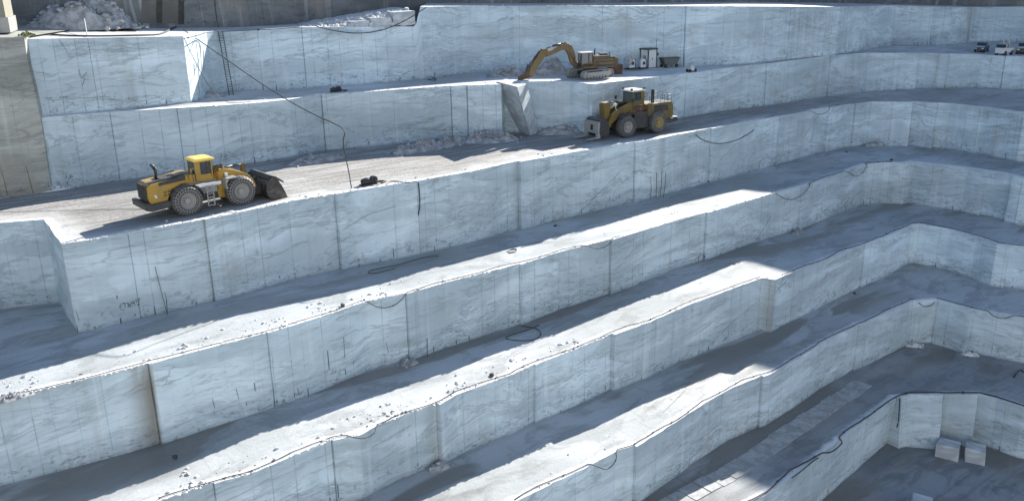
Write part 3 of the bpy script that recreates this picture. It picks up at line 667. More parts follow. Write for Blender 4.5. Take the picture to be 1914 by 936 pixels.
m=MB(); m.tube([(1.2,0,4.2),(3.2,0,4.7)],.17,8); m.tube([(3.2,0,4.7),(4.8,0,4.7)],.09,8); m.build('tilt_cylinder',DK,L2)
for sy in (-1,1):
    m=MB(); m.box(4.0,4.3,sy*.9-.2,sy*.9+.2,4.4,4.75); m.bar((3.8,sy*.9,3.5),(4.15,sy*.9,4.5),.06); m.build('headlight',WH,L2)
    m=MB(); m.prism([(1.3,3.05),(1.3,3.15),(3.3,3.3),(3.9,2.7),(3.85,2.62),(3.25,3.2)],*sorted((sy*1.15,sy*2.1))); m.build('front_fender',DK,L2)
m=MB(); m.prism([(5.6,.5),(5.5,1.6),(5.9,2.7),(6.6,3.0),(7.2,2.75),(7.4,1.2),(7.0,.45)],-1.5,1.5); f=m.build('fork_carriage',DK,L2,.05)
m=MB()
for y in (-1.2,1.2): m.prism([(7.1,.35),(7.1,2.5),(7.4,2.5),(7.5,.55),(9.3,.42),(9.3,.36)],y-.28,y+.28)
m.build('fork_tines',GR,f)
m=MB(); m.box(7.2,7.5,-1.5,-.35,1.0,2.6); m.box(7.2,7.5,.35,1.5,1.0,2.6); m.box(7.2,7.5,-.35,.35,2.1,2.6); m.box(7.2,7.5,-.35,.35,1.0,1.35); m.build('carriage_plate',GR,f,.03)
m=MB()
for sy in (-.45,.45): m.tube([(1.4,sy,1.4),(3.0,sy,2.2)],.16,8); m.tube([(3.0,sy,2.2),(4.2,sy,2.7)],.09,8)
m.build('lift_cylinder',DK,L2)

# ---- crawler excavator with ripper tooth
EX=thing('excavator',(11.6,127.8,zt('A',12)),0,'tan crawler excavator with arched boom, ripper tooth touching the leaning marble slab','excavator')
mt=Matrix.Rotation(R(37),4,'Z')
for sy in (-1,1):
    m=MB(); n_=26; prof=[]
    L_,hh=2.3,.62
    for i in range(n_//2+1): a=math.pi/2+math.pi*i/(n_//2); prof.append((-L_+hh*math.cos(a),.72+hh*math.sin(a)))
    for i in range(n_//2+1): a=-math.pi/2+math.pi*i/(n_//2); prof.append((L_+hh*math.cos(a),.72+hh*math.sin(a)))
    prof2=[(x_*.965,.72+(z_-.72)*.86) for x_,z_ in prof]
    y0,y1=sorted((sy*1.25,sy*1.95))
    N_=len(prof)
    vs=[Vector((x_,y,z_)) for y in (y0,y1) for x_,z_ in prof]+[Vector((x_,y,z_)) for y in (y0,y1) for x_,z_ in prof2]
    fs=[]
    for i in range(N_):
        j=(i+1)%N_; fs+=[(i,j,N_+j,N_+i),(2*N_+i,3*N_+i,3*N_+j,2*N_+j),(i,2*N_+i,2*N_+j,j),(N_+i,N_+j,3*N_+j,3*N_+i)]
    m.add([mt@v for v in vs],fs)
    for k in range(30):      # grousers on the shoes
        t=k/30*2; 
        if t<1: x_=-L_+2*L_*t; z_=1.34
        else: x_=L_-2*L_*(t-1); z_=.10
        m.box(x_-.05,x_+.05,y0,y1,z_-.05,z_+.05,mt)
    tr=m.build('crawler_track',TRK,EX)
    m=MB(); ym=sy*1.93
    for x_ in (-L_,L_): m.lathe([(.001,-.1),(.46,-.1),(.50,0),(.46,.1),(.001,.1)],20,mt@Matrix.Translation((x_,sy*1.6,.72)))
    for i in range(7): m.lathe([(.001,-.2),(.17,-.2),(.17,.2),(.001,.2)],12,mt@Matrix.Translation((-1.75+i*.58,sy*1.6,.33)))
    m.box(-2.1,2.1,sy*1.6-.18,sy*1.6+.18,.42,1.05,mt); m.build('track_frame',GR,tr)
m=MB(); m.box(-1.2,1.2,-1.3,1.3,.55,1.1,mt); m.lathe([(.001,1.0),(.9,1.0),(.9,1.55),(.001,1.55)],24,mt@Matrix.Rotation(math.pi/2,4,'X')@Matrix.Scale(-1,4,(0,1,0))) if False else m.box(-.7,.7,-.7,.7,1.0,1.6,mt)
m.build('undercarriage',DK,EX)
ub=bpy.data.objects.new('upper_body',None)
mu=Matrix.Translation((1.4,1.2,0))@Matrix.Rotation(R(203),4,'Z')   # slewing part
def UB(fn,name,mat,parent=EX,bev=0):
    m=MB(); fn(m); m.v=[tuple(mu@Vector(v)) for v in m.v]; return m.build(name,mat,parent,bev)
def f_(m): m.prism([(-1.6,1.5),(-1.7,2.2),(-1.55,3.0),(1.6,3.0),(1.7,2.4),(3.3,2.2),(3.6,1.7),(3.2,1.45)],-1.5,1.5)
eb=UB(f_,'machine_house',TAN,EX,.05)
def f_(m):
    m.box(-1.75,1.5,1.5,1.54,1.65,1.95); m.box(-1.7,1.5,1.5,1.53,2.25,2.45); m.box(-1.7,1.5,1.5,1.53,2.7,2.85); m.box(-1.2,1.4,-1.3,1.4,3.0,3.12)
UB(f_,'body_louvres',DK,eb)
def f_(m): m.box(-1.2,-.1,-.4,.4,3.1,3.35); m.tube([(1.0,.5,3.0),(1.0,.5,3.95),(.9,.5,4.1)],.1,8); m.tube([(-1.0,1.2,3.1),(-1.0,1.2,3.6)],.05,6); m.tube([(-1.4,.5,3.1),(-1.4,.5,3.55)],.09,6)
UB(f_,'exhaust_pipe',DK,eb)
def f_(m): m.prism([(-1.95,1.5),(-2.35,1.6),(-2.35,2.7),(-1.7,2.95),(-1.6,1.5)],-1.5,1.5)
UB(f_,'counterweight',RUST,EX,.06)
def f_(m):
    x0,x1,y0,y1,z0,z1=1.75,3.65,.45,1.5,1.75,3.65
    m.box(x0,x1,y0,y1,z0,z0+.35)
    for x in (x0,x0+.62,x1-.1):
        for y in (y0,y1-.09): m.box(x,x+.09,y,y+.09,z0+.3,z1)
    m.box(x0,x1,y0,y1,z1-.08,z1-.001); m.box(x0,x0+.6,y0+.05,y1-.1,z0,z0+1.1)
ec=UB(f_,'cab',DK,EX)
def f_(m): m.box(1.85,3.6,.52,1.43,2.1,3.56)
UB(f_,'cab_window',GLP,ec)
def f_(m): m.box(1.7,3.72,.4,1.55,3.65,3.78)
UB(f_,'cab_roof',WH,ec)
def f_(m):
    for z in (2.2,2.75,3.3): m.tube([(1.65,1.55,z),(.8,1.55,z)],.03,5)
    for x in (1.65,1.2,.8): m.tube([(x,1.55,1.9),(x,1.55,3.3)],.03,5)
UB(f_,'handrail',TAN,EX)
def f_(m): m.prism([(3.2,1.5),(3.9,2.7),(4.15,3.9),(4.6,4.75),(5.6,5.1),(6.4,4.75),(7.4,4.3),(8.6,3.95),(8.5,3.3),(7.3,3.7),(6.1,4.15),(5.4,4.1),(5.0,3.5),(4.6,2.4),(3.9,1.5)],-.35,.35)
UB(f_,'boom',TAN,EX,.03)
def f_(m): m.prism([(8.1,3.75),(8.4,4.5),(9.1,4.45),(9.6,3.95),(10.9,2.1),(11.3,1.1),(10.8,.75),(10.3,1.1),(9.9,1.9),(8.8,3.3)],-.28,.28)
UB(f_,'stick',TAN,EX,.03)
for yy in (-.5,.5):
    def f_(m): m.tube([(3.6,yy,1.6),(4.2,yy,2.6)],.17,8); m.tube([(4.2,yy,2.6),(4.9,yy,3.75)],.09,8)
    UB(f_,'boom_cylinder',RUST,EX)
def f_(m): m.tube([(6.2,0,4.95),(7.4,0,4.75)],.16,8); m.tube([(7.4,0,4.75),(8.5,0,4.45)],.08,8)
UB(f_,'stick_cylinder',DK,EX)
def f_(m): m.tube([(9.4,0,4.2),(10.3,0,3.2)],.14,8); m.tube([(10.3,0,3.2),(11.2,0,2.2)],.08,8); m.prism([(10.8,2.2),(11.3,2.4),(11.6,1.5),(11.2,1.3)],-.22,.22)
UB(f_,'tool_cylinder',DK,EX)
def f_(m): m.prism([(10.5,.75),(10.6,1.3),(11.4,1.55),(12.3,1.05),(12.75,.75),(12.85,-.25),(12.6,-.3),(12.3,.35),(11.6,.45)],-.2,.2)
UB(f_,'ripper_tooth',RUST,EX,.02)
def f_(m):
    for d in (-.25,.25): m.tube([(4.0,d,2.9),(4.3,d,4.2),(5.2,d,5.15),(6.2,d,5.0)],.04,5)
UB(f_,'hydraulic_hose',DK,EX)

# ================================================================ site objects
bpy.context.view_layer.update()
_dg=bpy.context.evaluated_depsgraph_get()
def hit(px,off=.02):
    d=Vector(ray(px)).normalized(); h=scene.ray_cast(_dg,Vector((0,0,0)),d)
    if not h[0]: return None
    nrm=h[2] if h[2].dot(d)<0 else -h[2]
    return h[1]+nrm*off
DRY=scene
# leaning slab prised off the face
def slab():
    top=[at((936.5,161),'A'),at((966,164.6),'A'),at((988.5,157.5),'A')]; top=[t+Vector((0,0,.15)) for t in top]
    bot=[at((951,241),'B'),at((991,254.5),'B'),at((1009,246),'B')]
    ax=top[1]-bot[1]; B=bot+[bot[0]+bot[2]-bot[1]]
    T=[b+ax for b in B]; T=[T[1]+(t-T[1])*.94 for t in T]
    c=sum(B,Vector())/4; m=MB(); m.add([b-c for b in B]+[t-c for t in T],[(3,2,1,0),(4,5,6,7),(0,1,5,4),(1,2,6,5),(2,3,7,6),(3,0,4,7)])
    o=m.build('marble_slab',BLOCK,None,.06); o.location=c
    tag(o,'tall marble slab leaning out of the wall under the ripper tooth','marble slab')
slab()
def block(px,k,sx,sy,sz,rz,label,group=None,tilt=0):
    m=MB(); m.box(-sx/2,sx/2,-sy/2,sy/2,0,sz)
    for i,v in enumerate(m.v):
        m.v[i]=(v[0]+random.uniform(-.13,.13),v[1]+random.uniform(-.13,.13),v[2]+(random.uniform(-.12,.12) if v[2]>0 else 0))
    o=m.build('marble_block',BLOCK,None,.07); p=at(px,k); o.location=p+Vector((0,0,-.03)); o.rotation_euler=(0,tilt,rz); tag(o,label,'marble block',group); return o
block((1771,850),'G',2.5,2.0,1.75,R(-33),'squat sawn marble block on pit floor, left of the pair by the wall','sawn blocks on the pit floor')
block((1821,858),'G',2.2,2.0,1.8,R(-30),'squarish sawn marble block on pit floor, right of the pair by the wall','sawn blocks on the pit floor')
block((1722,953),'G',2.2,1.8,1.5,R(-25),'pale sawn marble block cut off by the bottom edge','sawn blocks on the pit floor')

# slabs lying on the low part of the top terrace, beside the rubble ramp
def tslab(x0,x1,yb,h,dpt,label):
    a=at((x0,yb),'P') if False else atY((x0,yb),RIM['P']['P_of'](RIM['P']['s_of'](x0)).y+.4); b=atY((x1,yb),RIM['P']['P_of'](RIM['P']['s_of'](min(x1,778))).y+.4)
    a.z=b.z=0; za=zt('P',-20)-.1; d=(b-a); L=d.length; m=MB(); m.box(0,L,0,dpt,0,h)
    for i,v in enumerate(m.v): m.v[i]=(v[0]+random.uniform(-.08,.08),v[1],v[2]+(random.uniform(-.1,.1)if v[2]>0 else 0))
    o=m.build('marble_slab',BLOCK,None,.05); o.location=(a.x,a.y,za); o.rotation_euler=(0,0,math.atan2(d.y,d.x)); tag(o,label,'marble slab','loose slabs on the top terrace')
tslab(655,691,49.5,.8,2.5,'low grey slab at the left end of the row on the upper rim')
tslab(693,733,49.5,1.15,3.,'middle slab of the row on the upper rim, half buried in rubble')
tslab(736,777,49.5,1.8,3.,'tall upright slab at the right end of the row on the upper rim')

# rubble
def pile(name,cx,cy,cz,w,d,h,n,rmin,rmax,rz,mat,label_kind='stuff',pebbly=.35):
    m=MB(); G=18; M_=Matrix.Translation((cx,cy,cz))@Matrix.Rotation(rz,4,'Z'); sd=random.random()*50
    hf=lambda u,v: max(0,(1-(u*u+v*v)))**.8*h*(.7+.6*noise.noise(Vector((u*2+sd,v*2,sd))))
    vs=[];fs=[]
    for i in range(G+1):
        for j in range(G+1):
            u=-1+2*i/G; v=-1+2*j/G; vs.append(M_@Vector((u*w/2,v*d/2,hf(u,v)-.06+.05*random.random())))
    for i in range(G):
        for j in range(G): a=i*(G+1)+j; fs.append((a,a+G+1,a+G+2,a+1))
    m.add(vs,fs)
    for _ in range(n):
        u=max(-1.1,min(1.1,random.gauss(0,.5))); v=max(-1.1,min(1.1,random.gauss(0,.5))); r_=rmin+(rmax-rmin)*random.random()**2.5
        m.rock(M_@Vector((u*w/2,v*d/2,hf(u,v)+r_*.25)),r_)
    o=m.build(name,mat); tag(o,kind='stuff'); return o
def pile_px(px,k,w,d,h,n,r0,r1,rz,mat,name='rubble'): p=at(px,k); return pile(name,p.x,p.y,p.z,w,d,h,n,r0,r1,rz,mat)
def pp(px,k): return at(px,k)
q_=at((158,54),'P'); pile('rubble',q_.x,q_.y,q_.z,11.5,7,4.6,420,.12,.5,R(33),STONED)
q_=at((78,53),'P'); pile('rubble',q_.x,q_.y,q_.z,4.5,3,1.1,60,.1,.35,R(30),STONED)
pile_px((594,301),'B',8,2.8,.9,160,.05,.25,R(40),STONED)
pile_px((790,279),'B',9,3.4,1.3,320,.06,.30,R(38),STONED)
pile_px((845,268),'B',5,3.,1.1,160,.06,.30,R(38),STONED)
pile_px((915,262),'B',8,5.,1.5,150,.05,.45,R(10),STONED)
pile_px((1048,248),'B',7,4,1.3,70,.05,.3,R(10),STONED)
pile_px((1030,139),'A',6.5,3.5,2.5,120,.05,.3,R(20),STONED)
pile_px((950,142),'A',6,2.5,1.3,120,.06,.4,R(20),STONED)
pile_px((390,181),'A',4,2,.6,60,.04,.2,R(35),STONED)
pile_px((52,361),'B',9,1.6,.55,90,.08,.35,R(28),STONE)
pile_px((16,744),'C',3.6,1.2,.35,80,.04,.16,R(40),STONED)
pile_px((1706,646),'F',2.5,1.2,.5,40,.08,.3,R(-20),STONE)
pile_px((1812,663),'F',2.2,1.0,.4,30,.08,.3,R(-20),STONE)
pile_px((1640,272),'C',5,1.6,.9,50,.08,.3,R(10),STONED)
pile_px((765,680),'D',2.0,1.2,.6,50,.05,.22,R(30),STONED)
pile_px((822,874),'E',2.2,1.2,.7,60,.05,.25,R(30),STONED)
pile_px((1492,437),'D',2.2,1.4,.7,50,.05,.22,R(30),STONED)
pile_px((1470,590),'E',2.0,1.2,.6,40,.05,.22,R(30),STONED)
# ramp of tipped rubble climbing to the higher part of the top terrace
def ramp():
    m=MB(); P0,N0=RIM['P']['P_of'],RIM['P']['N_of']; s0=RIM['P']['s_of'](556); s1=RIM['P']['s_of'](780)
    G=70;K=14; vs=[];fs=[]; dz=2.0
    for i in range(G+1):
        t=i/G; s_=s0+(s1-s0)*t; p=P0(s_); n_=-N0(s_)
        zb=zt('P',-20); crest=dz*min(1,t*1.02)
        for j in range(K+1):
            u=j/K; q=p+n_*(.25+u*9.)
            face=min(1,u/.30); z=zb+crest*(face**.8)+.22*noise.noise(Vector((q.x*1.1,q.y*1.1,3)))*(1-.5*u)+(.0 if j else -.1)
            vs.append((q.x,q.y,z))
    for i in range(G):
        for j in range(K): a=i*(K+1)+j; fs.append((a,a+K+1,a+K+2,a+1))
    m.add(vs,fs)
    for _ in range(420):
        t=random.random(); s_=s0+(s1-s0)*t; u=random.random()*.32; q=P0(s_)-N0(s_)*(.25+u*9.); crest=2.0*t
        r_=.08+.38*random.random()**3; m.rock((q.x,q.y,zt('P',-20)+crest*min(1,u/.30)**.8+.05),r_)
    o=m.build('rubble_ramp',STONE); tag(o,kind='stuff')
ramp()
# loose stones and scraped crust along the rims
def scatter(k,x0,x1,n,rmax,back,mat,seed,frac=.5):
    random.seed(seed); r=RIM[k]; s0,s1=r['s_of'](x0),r['s_of'](x1); m=MB()
    for _ in range(n):
        s_=s0+(s1-s0)*random.random(); 
        if noise.noise(Vector((s_*.22,seed,0)))<.06 and random.random()<.88: continue
        u=.25+back*random.random()**1.8; p=r['P_of'](s_)-r['N_of'](s_)*u; rr=.02+rmax*.75*random.random()**6
        m.rock((p.x,p.y,zt(k,p.x)+rr*.25),rr,.6)
    o=m.build('loose_stones',mat); tag(o,kind='stuff')
scatter('C',2,860,900,.26,3.2,STONE,11); scatter('C',860,1480,160,.16,2.5,STONE,12)
scatter('D',300,1100,900,.26,3.2,STONE,13); scatter('D',300,960,420,.15,3.2,DROCK,14); scatter('C',2,760,330,.13,3.0,DROCK,15)
scatter('E',965,1440,120,.16,3.,STONED,16); scatter('B',115,1300,420,.20,1.6,STONE,17); scatter('A',331,1300,260,.2,2.,STONE,18)
scatter('P',800,1400,220,.22,2.,STONE,19); scatter('P',44,560,160,.2,2.,STONE,20); scatter('B',300,1200,160,.14,9,STONED,21)
# low broken crust standing on the sunlit rims
def crust(k,x0,x1,n,seed,mat=STONE):
    random.seed(seed); r=RIM[k]; s0,s1=r['s_of'](x0),r['s_of'](x1); m=MB()
    for _ in range(n):
        s_=s0+(s1-s0)*random.random(); p=r['P_of'](s_)-r['N_of'](s_)*random.uniform(-.02,.22); rr=random.uniform(.06,.20)
        m.rock((p.x,p.y,zt(k,p.x)-rr*.1),rr,.35)
    o=m.build('broken_crust',mat); tag(o,kind='stuff')
crust('B',115,1440,420,31); crust('C',5,1470,420,32); crust('D',300,1440,300,33); crust('A',331,1480,260,34); crust('P',786,1400,200,35)
random.seed(99)

# shallow sawn steps left along the muddy ledge
def sawn_steps():
    q=RIM['F']; s0,s1=q['s_of'](1384)-6,q['s_of'](1672); m=MB(); s_=s0; rnd=random.Random(3)
    while s_<s1:
        L_=rnd.uniform(1.7,2.3); p=q['P_of'](s_); N=q['N_of'](s_); T=Vector((-N.y,N.x)); back=-N
        a=p+back*(3.6+rnd.uniform(-.08,.08)); wd=rnd.uniform(2.3,2.5); z=zt('F',p.x)
        M_=Matrix.Translation((a.x,a.y,z-.05))@Matrix.Rotation(math.atan2(T.y,T.x)+rnd.uniform(-.012,.012),4,'Z')
        m.box(0,L_-.07,0,wd,0,.05+rnd.uniform(.03,.10),M_); s_+=L_
    o=m.build('sawn_floor_step',STEPM,None,.02); tag(o,kind='structure')
n=NT('dusty_sawn_steps'); f=n.noise(n.pos(),.8,7,.5,.65); c=n.mix(n.ramp(f,.4,.62),(.29,.30,.30),(.40,.415,.42)); STEPM=n.fin(n.mix(n.math('MULTIPLY',n.ramp(n.noise(n.pos(),3.,5,0,.7),.5,.68),.5),c,(.22,.2,.17)),.8,n.bump(f,.4,.04))
sawn_steps()

# ---------------------------------------------------------------- hoses and cables
def cable(pts,r,label,cat='cable',group=None,mat=None,name='cable',knots=0,smooth=2):
    pts=[Vector(p) for p in pts]
    for _ in range(smooth):      # corner cutting
        q=[pts[0]]
        for a,b in zip(pts,pts[1:]): q+=[a.lerp(b,.25),a.lerp(b,.75)]
        pts=q+[pts[-1]]
    c=pts[0].copy(); m=MB(); m.tube([p-c for p in pts],r,6)
    if knots:
        for i in range(0,len(pts),max(1,len(pts)//knots)): m.rock(pts[i]-c,r*random.uniform(1.4,2.6),.9)
    o=m.build(name,mat or CAB); o.location=c; return tag(o,label,cat,group)
def rimcable(k,x0,x1,r,label,sags=(),name='hose',knots=24,out=.16,group='hoses along the terrace rims'):
    q=RIM[k]; s0,s1=q['s_of'](x0),q['s_of'](x1); n_=int((s1-s0)/.6); pts=[]
    sg=[(q['s_of'](a),q['s_of'](b),d) for a,b,d in sags]
    for i in range(n_+1):
        s_=s0+(s1-s0)*i/n_; p=q['P_of'](s_); N=q['N_of'](s_); w_=noise.noise(Vector((s_*.16,LV.index(k)*4.,2)))*1.6+.4*noise.noise(Vector((s_*.7,3,LV.index(k))))
        z=zt(k,p.x)+r+.02; o_=-.30+.34*w_; r_eff=r
        for a,b,d in sg:
            if a<s_<b: t=(s_-a)/(b-a); z-=d*4*t*(1-t); o_=.45
        pts.append(Vector((p.x,p.y,z))+Vector((N.x,N.y,0))*o_)
    return cable(pts,r*.72,label,'hose',group,None,name,knots//2,1)
def P3(px,k,dz=.08): return at(px,k,dz)
a=P3((343,56),'P',.3); b=at((657,352),'B',.1)
def mid(px,t): return atY(px,a.y+(b.y-a.y)*t)
cable([a,mid((420,109),.25),mid((500,165),.5),mid((580,212),.75),mid((635,235),.93),mid((647,247),.97),mid((640,262),.985),mid((645,290),.99),mid((652,320),.995),b],.055,'long black cable slung from the upper corner down to the gravel ledge',group=None,name='power_cable',smooth=3)
a2=P3((344,72),'P',.2); b2=at((470,190),'A',.1)
cable([a2]+[atY(p,a2.y+(b2.y-a2.y)*t) for p,t in (((358,102),.2),((376,138),.45),((398,172),.65),((420,191),.85))]+[at((440,193),'A',.06),b2],.035,'thin dark cable hanging from the upper corner to the sunlit ledge',name='cable')
cable([at(p,'P',.12) for p in ((60,60),(80,63),(110,66),(165,68),(230,67),(290,65.5),(305,62),(318,56),(330,50))],.10,'thick black hose snaking across the upper left terrace','hose',name='hose')
cable([at(p,'P',.1) for p in ((344,72),(356,70),(372,66),(386,60.5),(420,59),(455,57.5),(500,55.5),(560,51))],.05,'thin knotted hose on the rim behind the ladder','hose',name='hose',knots=8)
p0=RIM['P']; 
def pr(x): q=p0['P_of'](p0['s_of'](x)); return q.y-.6
cable([atY((592,50),pr(592)),atY((620,57),pr(620)),atY((655,62.5),pr(655)),atY((690,62),pr(690)),atY((725,54),pr(725)),atY((762,37),pr(762)),atY((797,14),pr(778))],.06,'black cable sagging below the row of slabs on the upper rim',name='cable',smooth=3)
cable([Vector((p.x,p.y,p.z)) for p in [hit((151,1),.15),hit((154,14),.3),at((163,68),'P',.1)]],.05,'pale rope hanging over the grey rubble heap','rope',None,CABW,'rope')
cable([hit((400,1),.2),hit((403,30),.15),at((408,52),'P',.3)],.05,'dark rope hanging down to the head of the ladder','rope',None,None,'rope')
rimcable('A',1434,1622,.04,'thin hose along the third rim from the top, right part')
rimcable('B',1434,1624,.05,'knotted hose along the rim right of the shaded loader',[(1512,1550,.9)])
rimcable('C',2,680,.045,'thin hose along the stony rim at the far left',knots=6)
rimcable('C',684,1160,.055,'hose sagging in loops along the rim below the gravel ledge',[(684,757,1.0),(1095,1142,.7)])
rimcable('C',1447,1668,.06,'hose with two hanging loops near the right corner',[(1447,1509,1.5),(1582,1618,1.3)])
rimcable('D',300,1424,.06,'long hose along the rim with brown stony crumbs',[(660,704,.4)],knots=40)
rimcable('D',1465,1914,.06,'long hose bending round the right corner above the dark recess',knots=36)
rimcable('E',965,1700,.065,'long hose on the rim above the muddy ledge',[(1110,1152,1.0)],knots=44)
rimcable('E',1700,1914,.065,'hose looping over the corner rim above the muddy ledge',[(1712,1750,1.0),(1850,1890,.5)],knots=10)
rimcable('F',1382,1914,.11,'thick black hose on the rim above the pit floor',[(1540,1570,.3)],knots=14,out=.1)
rimcable('F',1690,1870,.06,'thinner hose doubling the thick one at the bottom corner',knots=4)
def wallcable(pxs,r,label,name='hose',mat=None,cat='hose',off=.12,grp=None):
    pts=[hit(p,off) for p in pxs]; pts=[p for p in pts if p is not None]
    return cable(pts,r,label,cat,grp,mat,name,0,2)
wallcable([(1299,252),(1312,262),(1335,269),(1362,267),(1390,256),(1408,243)],.05,'thin cable hanging in a curve on the wall right of the loader','cable',cat='cable')
wallcable([(781,341),(783,360),(784,385),(783,402)],.06,'short black pipe hanging down the face under the gravel ledge','pipe',cat='pipe')
wallcable([(1683,743),(1682,765),(1680,790),(1677,798)],.06,'short pipe hanging down the corner above the pit floor','pipe',cat='pipe')
wallcable([(1894,706),(1905,691),(1914,696)],.08,'hose end curling on the muddy ledge at the right edge')
cable([at(p,'D',.06) for p in ((975,609),(1000,612),(1013,621),(1006,632),(985,637),(955,635),(941,631),(960,624),(990,615),(1008,607))],.042,'loose loop of black hose lying in the shade of the ledge','hose',name='hose',smooth=3)
cable([at(p,'C',.06) for p in ((820,478),(795,480),(770,487),(745,495),(715,500),(692,505),(686,510),(700,511),(715,507),(740,501))],.032,'thin hose lying along the foot of the wall below the gravel ledge','hose',name='hose',smooth=2)
cable([at(p,'C',.06) for p in ((948,470),(955,466),(968,465),(962,471),(950,472))],.06,'small hose coil lying on the shaded ledge floor','hose',name='hose',smooth=2)
cable([at(p,'A',.08) for p in ((788,146),(798,143),(812,146),(817,151),(800,149))],.06,'hose loop at the foot of the top wall','hose',name='hose',smooth=2)
cable([at(p,'B',.06) for p in ((722,345),(730,338),(745,339),(760,342),(779,339))],.045,'thin hose running from the dark pump along the bright rim','hose',name='hose')
cable([at(p,'F',.06) for p in ((1480,893),(1500,878),(1520,861),(1530,855))],.06,'short black hose on the sawn muddy ledge','hose',name='hose')

# ---------------------------------------------------------------- ladder against the top wall
lb=at((432.5,178),'A'); ltp=atY((412,60),RIM['P']['P_of'](RIM['P']['s_of'](412)).y-.35)
LD=thing('ladder',lb,0,'long narrow metal ladder standing against the upper wall below a hanging rope','ladder')
d=ltp-lb; side=Vector((.8,.55,0)).normalized()
for sg in (-.27,.27):
    m=MB(); m.bar(side*sg,side*sg+d,.09,.09); m.build('rail',DK,LD)
nr=26
for i in range(nr): m=MB(); q=d*((i+.5)/nr); m.bar(q-side*.27,q+side*.27,.05); m.build('rung',DK,LD)

# ---------------------------------------------------------------- hut at the top left
zb=zt('P',-56)+.2
HT=thing('hut',(-57.0,92.6,zb),R(20),'beige hut with a black window on the grey plinth at top left','hut')
m=MB(); m.box(-9,5.2,0,5,-.05,1.5); m.build('plinth',GR,HT)
m=MB(); m.box(-9,5.0,.15,5,1.5,2.45); m.box(4.45,5.0,.15,5,2.45,4.15); m.box(-9,-2.,.15,5,2.45,4.15); m.box(-2,4.45,.6,5,2.45,4.15); m.build('wall',PLAS,HT)
m=MB(); m.box(-2,4.45,.42,.58,2.47,4.13); w_=m.build('window',GL,HT)
m=MB(); m.box(-2.05,4.5,.08,.2,2.38,2.5); m.build('window_sill',PLAS,w_)
m=MB(); m.box(-9.3,5.4,-.2,5.3,4.15,4.4); m.build('roof',GR,HT)
# weed tuft
wp=at((50,69),'P',.25); m=MB()
for _ in range(230):
    a_=random.uniform(0,6.28); r_=random.random()**.6*.85; c=Vector((r_*math.cos(a_),r_*.7*math.sin(a_),random.random()*.55*(1.1-r_)))
    q=Matrix.Rotation(random.uniform(0,6.28),3,'Z')@Matrix.Rotation(random.uniform(-1,1),3,'X'); L_=random.uniform(.12,.26)
    m.add([c,c+q@Vector((L_*.3,.0,L_*.5)),c+q@Vector((0,0,L_)),c+q@Vector((-L_*.3,.0,L_*.5))],[(0,1,2,3)])
o=m.build('weed',LEAF); o.location=wp; tag(o,'small bright green weed on the rim beside the hut','plant')

# ---------------------------------------------------------------- electrical cabinet, saws and other gear on the excavator's ledge
cp=at((1211,128.5),'A')
CB=thing('equipment_cabinet',(cp.x+.2,cp.y+1.1,cp.z),R(38),'tall pale two-faced cabinet with a dark roof and mast on the upper ledge','cabinet')
m=MB(); m.box(-.95,.95,-.85,.85,.1,2.9); cb=m.build('cabinet_body',WH,CB)
m=MB(); m.box(-1.12,1.12,-1.02,1.02,2.9,3.08); m.build('roof',DK,CB,.03)
for (x,y) in ((-.95,-.85),(.95,-.85),(.95,.85),(-.95,.85)):
    m=MB(); m.box(x-.07,x+.07,y-.07,y+.07,0,2.9); m.build('corner_post',DK,CB)
for dd in ((-.7,.7,-.87,-.85,.3,2.7),(-.97,-.95,-.6,.6,.3,2.7)):
    m=MB(); m.box(*dd); pn=m.build('door',WH,CB); m=MB()
    x=(dd[0]+dd[1])/2;y=(dd[2]+dd[3])/2; m.box(x-.06,x+.06,y-.06,y+.06,1.3,1.6); m.build('handle',DK,pn)
m=MB(); m.box(-.98,-.955,-.35,.3,1.5,2.0); m.build('notice_panel',GR,CB)
m=MB(); m.tube([(.95,-.7,2.9),(.95,-.7,4.3)],.04,6); m.build('mast',DK,CB)
m=MB(); m.box(1.05,1.35,-.9,-.6,1.9,2.3); m.bar((.95,-.75,2.1),(1.1,-.75,2.1),.05); m.build('lamp',DK,CB)
def wire_saw(px,k,rz,label,sc=1.,hoop=True):
    p=at(px,k); t=thing('wire_saw',p,rz,label,'wire saw','wire saws on the upper ledge'); t.scale=(sc,)*3
    m=MB(); m.box(-.5,.5,-.4,.4,.35,1.5); m.box(-.35,.35,-.3,.3,1.5,1.75); m.build('motor_housing',WH,t,.05)
    m=MB(); m.box(-1.1,1.1,-.35,-.25,.1,.25); m.box(-1.1,1.1,.25,.35,.1,.25); m.box(-.5,-.4,-.4,.4,.1,.4); m.box(.4,.5,-.4,.4,.1,.4); m.build('rail_frame',DK,t)
    if hoop:
        m=MB(); M_=Matrix.Translation((-.75,-.5,1.5)); n0=28
        m.tube([M_@Vector((.72*math.cos(2*math.pi*i/n0),0,.72*math.sin(2*math.pi*i/n0))) for i in range(n0+1)],.06,6)
        for i in range(4): a_=math.pi*i/4; m.bar(M_@Vector((.7*math.cos(a_),0,.7*math.sin(a_))),M_@Vector((-.7*math.cos(a_),0,-.7*math.sin(a_))),.05)
        m.build('flywheel',GR,t)
    m=MB(); m.tube([(.45,.2,1.6),(.6,.3,1.8),(.9,.3,1.5),(1.0,.3,.2)],.04,5); m.build('hose',DK,t)
    m=MB(); m.box(-.1,.35,-.43,-.4,.8,1.3); m.build('control_panel',DK,t)
    return t
wire_saw((1179,131),'A',R(20),'white wire saw with a big grey flywheel, left of the cabinet',1.)
wire_saw((1200,130),'A',R(20),'white wire saw standing close against the cabinet',.95,False)
